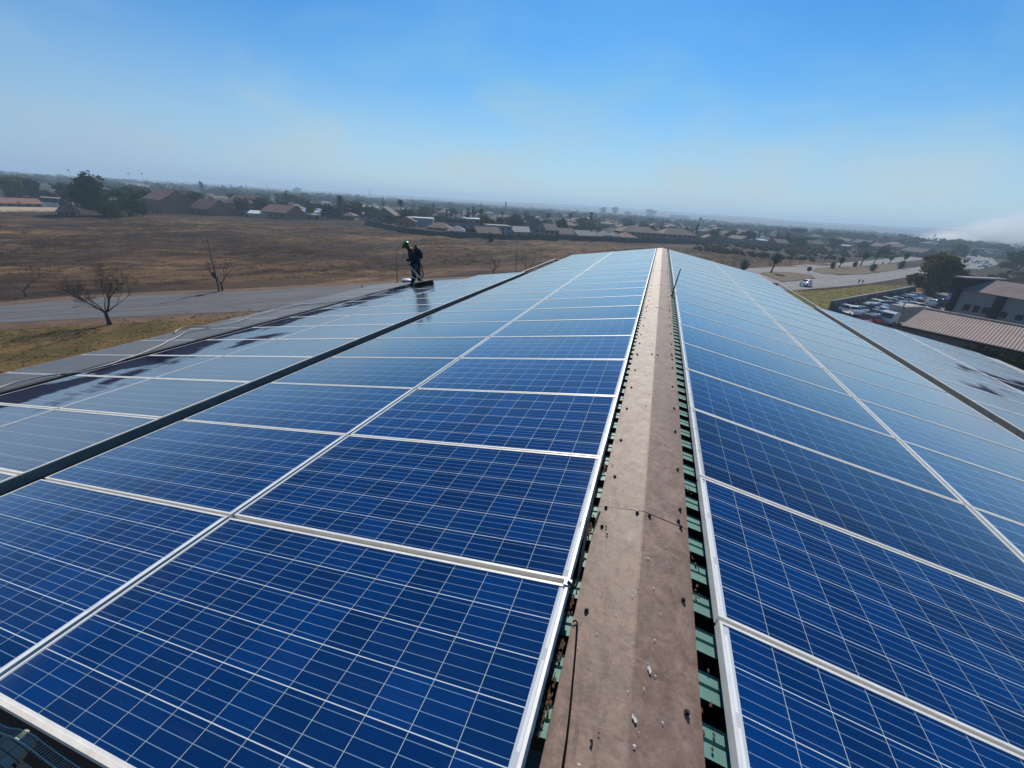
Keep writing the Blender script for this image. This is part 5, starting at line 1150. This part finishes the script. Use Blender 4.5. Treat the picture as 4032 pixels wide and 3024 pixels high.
# face: nose, brow and ear added to the head, looking down-left
hd=J['head'][0]; hu=(J['crown'][0]-J['headb'][0]).normalized(); hf=(-R2*.80-U2*.45-fwd*.3); hf=(hf-hu*hf.dot(hu)).normalized(); hs2=hu.cross(hf)
b=MB(); rng=random.Random(1)
b.blob(tuple(hd+hf*.085-hu*.02),(.012,.012,.02),rng,1,.05); b.blob(tuple(hd+hf*.072+hu*.012+hs2*.03),(.012,.012,.009),rng,1,.05); b.blob(tuple(hd+hf*.072+hu*.012-hs2*.03),(.012,.012,.009),rng,1,.05); b.blob(tuple(hd+hf*.075-hu*.055),(.018,.018,.009),rng,1,.05)
b.blob(tuple(hd+hs2*.078-hu*.01),(.012,.016,.026),rng,1,.05); b.blob(tuple(hd-hs2*.078-hu*.01),(.012,.016,.026),rng,1,.05); b.build('face',skin_,wk,True)
# helmet
def frame_pts(c,x,y,z,pts): return [tuple(c+x*a+y*b_+z*k) for a,b_,k in pts]
hb=MB(); tmp=MB(); dome(tmp,(0,0,0),.128,.108,.125,20,6)
hc=hd+hu*.045
hb.v=frame_pts(hc,hf,hs2,hu,tmp.v); hb.f=tmp.f; hb.mi=tmp.mi
n=20; br_=[]; base=len(hb.v)
for i in range(n):
    a=2*PI*i/n; e=.018+.045*max(0,math.cos(a))**2
    hb.v+=frame_pts(hc,hf,hs2,hu,[(.128*math.cos(a),.108*math.sin(a),.002),((.128+e)*math.cos(a),(.108+e)*math.sin(a),-.008)])
for i in range(n): j=(i+1)%n; hb.f.append((base+2*i,base+2*j,base+2*j+1,base+2*i+1)); hb.mi.append(0)
g=NG('green_helmet_plastic'); g.pbr((.01,.24,.10),.28,0,.5); hb.build('helmet',g.m,wk,True)
b=MB(); b.tube([tuple(hd+hf*.03-hu*.115),tuple(hd+hs2*.085-hu*.02),tuple(hc+hs2*.108)],.006,5); b.build('chin_strap',blk,wk,True)
# harness backpack
tb=(J['neckb'][0]-J['waist'][0]).normalized(); bk=(R2*.9+U2*.42); bk=(bk-tb*bk.dot(tb)).normalized(); sd2=tb.cross(bk)
b=MB(); c0=J['chest'][0]+bk*.20+tb*.02+tb*.03; m=bmesh.new(); bmesh.ops.create_cube(m,size=1); bmesh.ops.bevel(m,geom=m.edges[:],offset=.22,segments=3,affect='EDGES')
for v in m.verts: q=c0+sd2*v.co.x*.30+bk*v.co.y*.19+tb*v.co.z*.44; b.v.append(tuple(q))
m.verts.index_update(); b.f=[tuple(v.index for v in f.verts) for f in m.faces]; b.mi=[0]*len(b.f); m.free(); b.build('backpack',mat('black_backpack',(.010,.011,.016),.7,scale=12),wk,True)
b=MB()
for s_ in (-.1,.1): b.tube([tuple(c0+tb*.17+sd2*s_),tuple(J['neckb'][0]-tb*.01+sd2*s_*.9+bk*.06),tuple(J['chest'][0]-bk*.12+sd2*s_),tuple(J['waist'][0]-bk*.02+sd2*s_*1.2)],.016,6)
b.build('harness_strap',blk,wk,True)
b=MB(); b.tube([tuple(pp(*q)) for q in ((828,600,.05),(833,680,.05),(846,760,.02),(858,830,.02),(850,880,0),(830,888,0),(812,865,0),(800,800,0),(775,740,0))],[.014,.02,.02,.026,.026,.022,.016,.012,.012],6); b.build('lanyard',blk,wk,True)
b=MB(); b.tube([tuple(pp(*q)) for q in ((672,690,-.2),(690,655,-.2),(730,650,-.2),(752,680,-.2),(740,730,-.2),(718,735,-.2),(712,690,-.2),(735,680,-.2))],.009,6); b.build('rope_coil',mat('grey_cord',(.22,.25,.25),.7),wk,True)
# broom
bp=thing('broom','long handled wide broom with dark bristles held by the worker','broom',FEET)
b=MB(); b.tube([tuple(pole_a),tuple(pole_a.lerp(pole_b,.28))],.017,8); b.build('grip',mat('white_tube',(.7,.7,.68),.4),bp,True)
b=MB(); b.tube([tuple(pole_a.lerp(pole_b,.28)),tuple(pole_b)],.013,8); b.build('handle',mat('pale_handle',(.42,.42,.38),.4),bp,True)
h1=onL(1480+722/4.607,900+1085/4.607,.0)-FEET; h2=onL(1480+1045/4.607,900+1030/4.607,.0)-FEET; hu_=(h2-h1); Lh=hu_.length; hu_.normalize(); hn=Vector((-math.sin(AL),0,math.cos(AL))); hf_=hn.cross(hu_)
hc=(h1+h2)/2
def obox(b,c,du,dn,df):
    i=len(b.v)
    for a,n_,f in ((-1,-1,-1),(1,-1,-1),(1,-1,1),(-1,-1,1),(-1,1,-1),(1,1,-1),(1,1,1),(-1,1,1)): b.v.append(tuple(c+hu_*a*du/2+hn*n_*dn/2+hf_*f*df/2))
    for f in ((0,3,2,1),(4,5,6,7),(0,1,5,4),(1,2,6,5),(2,3,7,6),(3,0,4,7)): b.f.append(tuple(i+k for k in f)); b.mi.append(0)
b=MB(); obox(b,hc+hn*.175,Lh,.028,.07); b.build('head_block',mat('yellow_wood',(.42,.36,.20),.7,scale=15),bp)
b=MB(); rng=random.Random(6)
for k in range(520):
    a=rng.uniform(-.5,.5)*Lh*.98; f=rng.uniform(-.03,.03); p=hc+hu_*a+hf_*f+hn*.165; q=p-hn*rng.uniform(.13,.162)+hu_*rng.gauss(0,.012)+hf_*(f*1.4+rng.gauss(0,.012)); w=hu_*.006; b.q(p-w,p+w,q+w,q-w)
obox(b,hc+hn*.09,Lh*.97,.15,.045); b.build('bristles',mat('dark_bristle',(.022,.018,.015),.9,scale=30),bp)
b=MB(); b.tube([tuple(pole_b),tuple(hc+hn*.19)],.014,6); b.build('socket',mat('yellow_wood',(.42,.36,.20),.7),bp,True)
b=MB(); b.tube([tuple(pp(*q)+FEET) for q in ((628,690,-.25),(665,745,-.27),(700,800,-.3),(745,850,-.4),(800,900,-.5),(850,955,-.6))]+[tuple(hc+hn*.2+FEET)],.010,6); tag(b.build('feed_hose',hw,None,True),'pale feed hose running down the broom handle to the brush','hose')
# two pedestrians on the far verge
def walker(X,Y,Yt,label,cloth,wide):
    P=gp(X,Y); h=topz(P,X,Yt); k=h/1.7; t=thing('person',label,'person',P,0,'pedestrians by the double road')
    u=R2; f=Vector((-u.y,u.x,0))
    V=lambda a,b_,z:Vector((u.x*a+f.x*b_,u.y*a+f.y*b_,z))*k
    J={'pelvis':(V(0,0,.92),.13*wide),'chest':(V(0,.02,1.28),.15*wide),'neck':(V(0,.03,1.47),.055),'head':(V(0,.05,1.58),.085),'top':(V(0,.05,1.66),.075),'hl':(V(-.1,0,.85),.10),'kl':(V(-.12,-.12,.48),.07),'al':(V(-.12,-.02,.08),.05),'tl':(V(-.13,-.15,.04),.04),'hr':(V(.1,0,.85),.10),'kr':(V(.11,.12,.48),.07),'ar':(V(.11,.24,.1),.05),'tr':(V(.11,.12,.04),.04),'sl':(V(-.2,.02,1.38),.065),'el':(V(-.27,.05,1.1),.045),'wl':(V(-.24,-.1,.86),.035),'sr':(V(.2,.02,1.38),.065),'er':(V(.27,.02,1.1),.045),'wr':(V(.25,-.12,.88),.035)}
    E=[('pelvis','chest'),('chest','neck'),('neck','head'),('head','top'),('pelvis','hl'),('hl','kl'),('kl','al'),('al','tl'),('pelvis','hr'),('hr','kr'),('kr','ar'),('ar','tr'),('chest','sl'),('sl','el'),('el','wl'),('chest','sr'),('sr','er'),('er','wr')]
    hz=J['neck'][0].z
    skin_body('body',J,E,[cloth,skin_],lambda c:1 if c.z>hz else 0,t,1)
    return t
walker(3379,1118,1098,'pedestrian in a wide dark cloak beside the carriageway, left of two',mat('dark_clothes',(.03,.03,.035),.9),1.5)
walker(3394,1117,1100,'slim pedestrian in dark clothes beside the carriageway, right of two',mat('dark_clothes',(.03,.03,.035),.9),1.)
# ------------------------------------------------------------------ smoke and haze
def volmat(name,dens,col=(.92,.94,.97),an=.2,nz=None):
    g=NG(name); pv=g.n('ShaderNodeVolumePrincipled'); pv.inputs['Color'].default_value=(*col,1); pv.inputs['Anisotropy'].default_value=an
    if nz: g.l(nz(g),pv.inputs['Density'])
    else: pv.inputs['Density'].default_value=dens
    g.l(pv.outputs[0],g.out.inputs['Volume']); return g.m
SMC=gp(3960,985); SMC=CAM+(SMC-CAM)*1.0; SMC.z=GZ
print('smoke at',SMC)
def smoke_n(g):
    v=g.coord('Object'); sp=g.n('ShaderNodeSeparateXYZ'); g.l(v,sp.inputs[0]); n_=g.noise(g.scale(v,(1,1,1.6)),.022,4,.6,.6)
    x,y,z=sp.outputs
    # plume rises towards +x: height of its base follows x
    h=g.math('MULTIPLY',g.math('ADD',x,150.),.20)
    e=g.math('SUBTRACT',1.,g.math('DIVIDE',g.math('ABSOLUTE',g.math('SUBTRACT',z,h)),g.math('ADD',6.,g.math('MULTIPLY',g.math('ADD',x,150.),.17))))
    ey=g.math('SUBTRACT',1.,g.math('DIVIDE',g.math('ABSOLUTE',y),45.)); ex=g.ramp(x,-150,-60,0,1)
    q_=g.math('MULTIPLY',g.math('MAXIMUM',e,0.),g.math('MULTIPLY',g.math('MAXIMUM',ey,0.),ex),None)
    k=g.ramp(n_,.38,.66,0,1)
    return g.math('MULTIPLY',g.math('MULTIPLY',q_,k),.095)
b=MB(); b.box((30,0,46),(360,90,100)); o=b.build('smoke',volmat('grass_fire_smoke',0,(1,1,.99),.4,smoke_n),None,loc=SMC); o.rotation_euler=(0,0,YAW-.15); tag(o,'pale smoke plume drifting right from a grass fire','smoke',kind='stuff')
b=MB(); b.box((0,0,0),(11200,11200,1)); 
for v_i,v in enumerate(b.v): b.v[v_i]=(v[0],v[1],GZ-1.2 if v[2]<0 else 75.)
o=b.build('haze',volmat('haze_air',.00042,(.62,.82,1.0),.1)); tag(o,kind='stuff')
for me_ in bpy.data.materials:
    pass
print('objects',len(COL.objects),'faces',sum(len(m.polygons) for m in bpy.data.meshes))
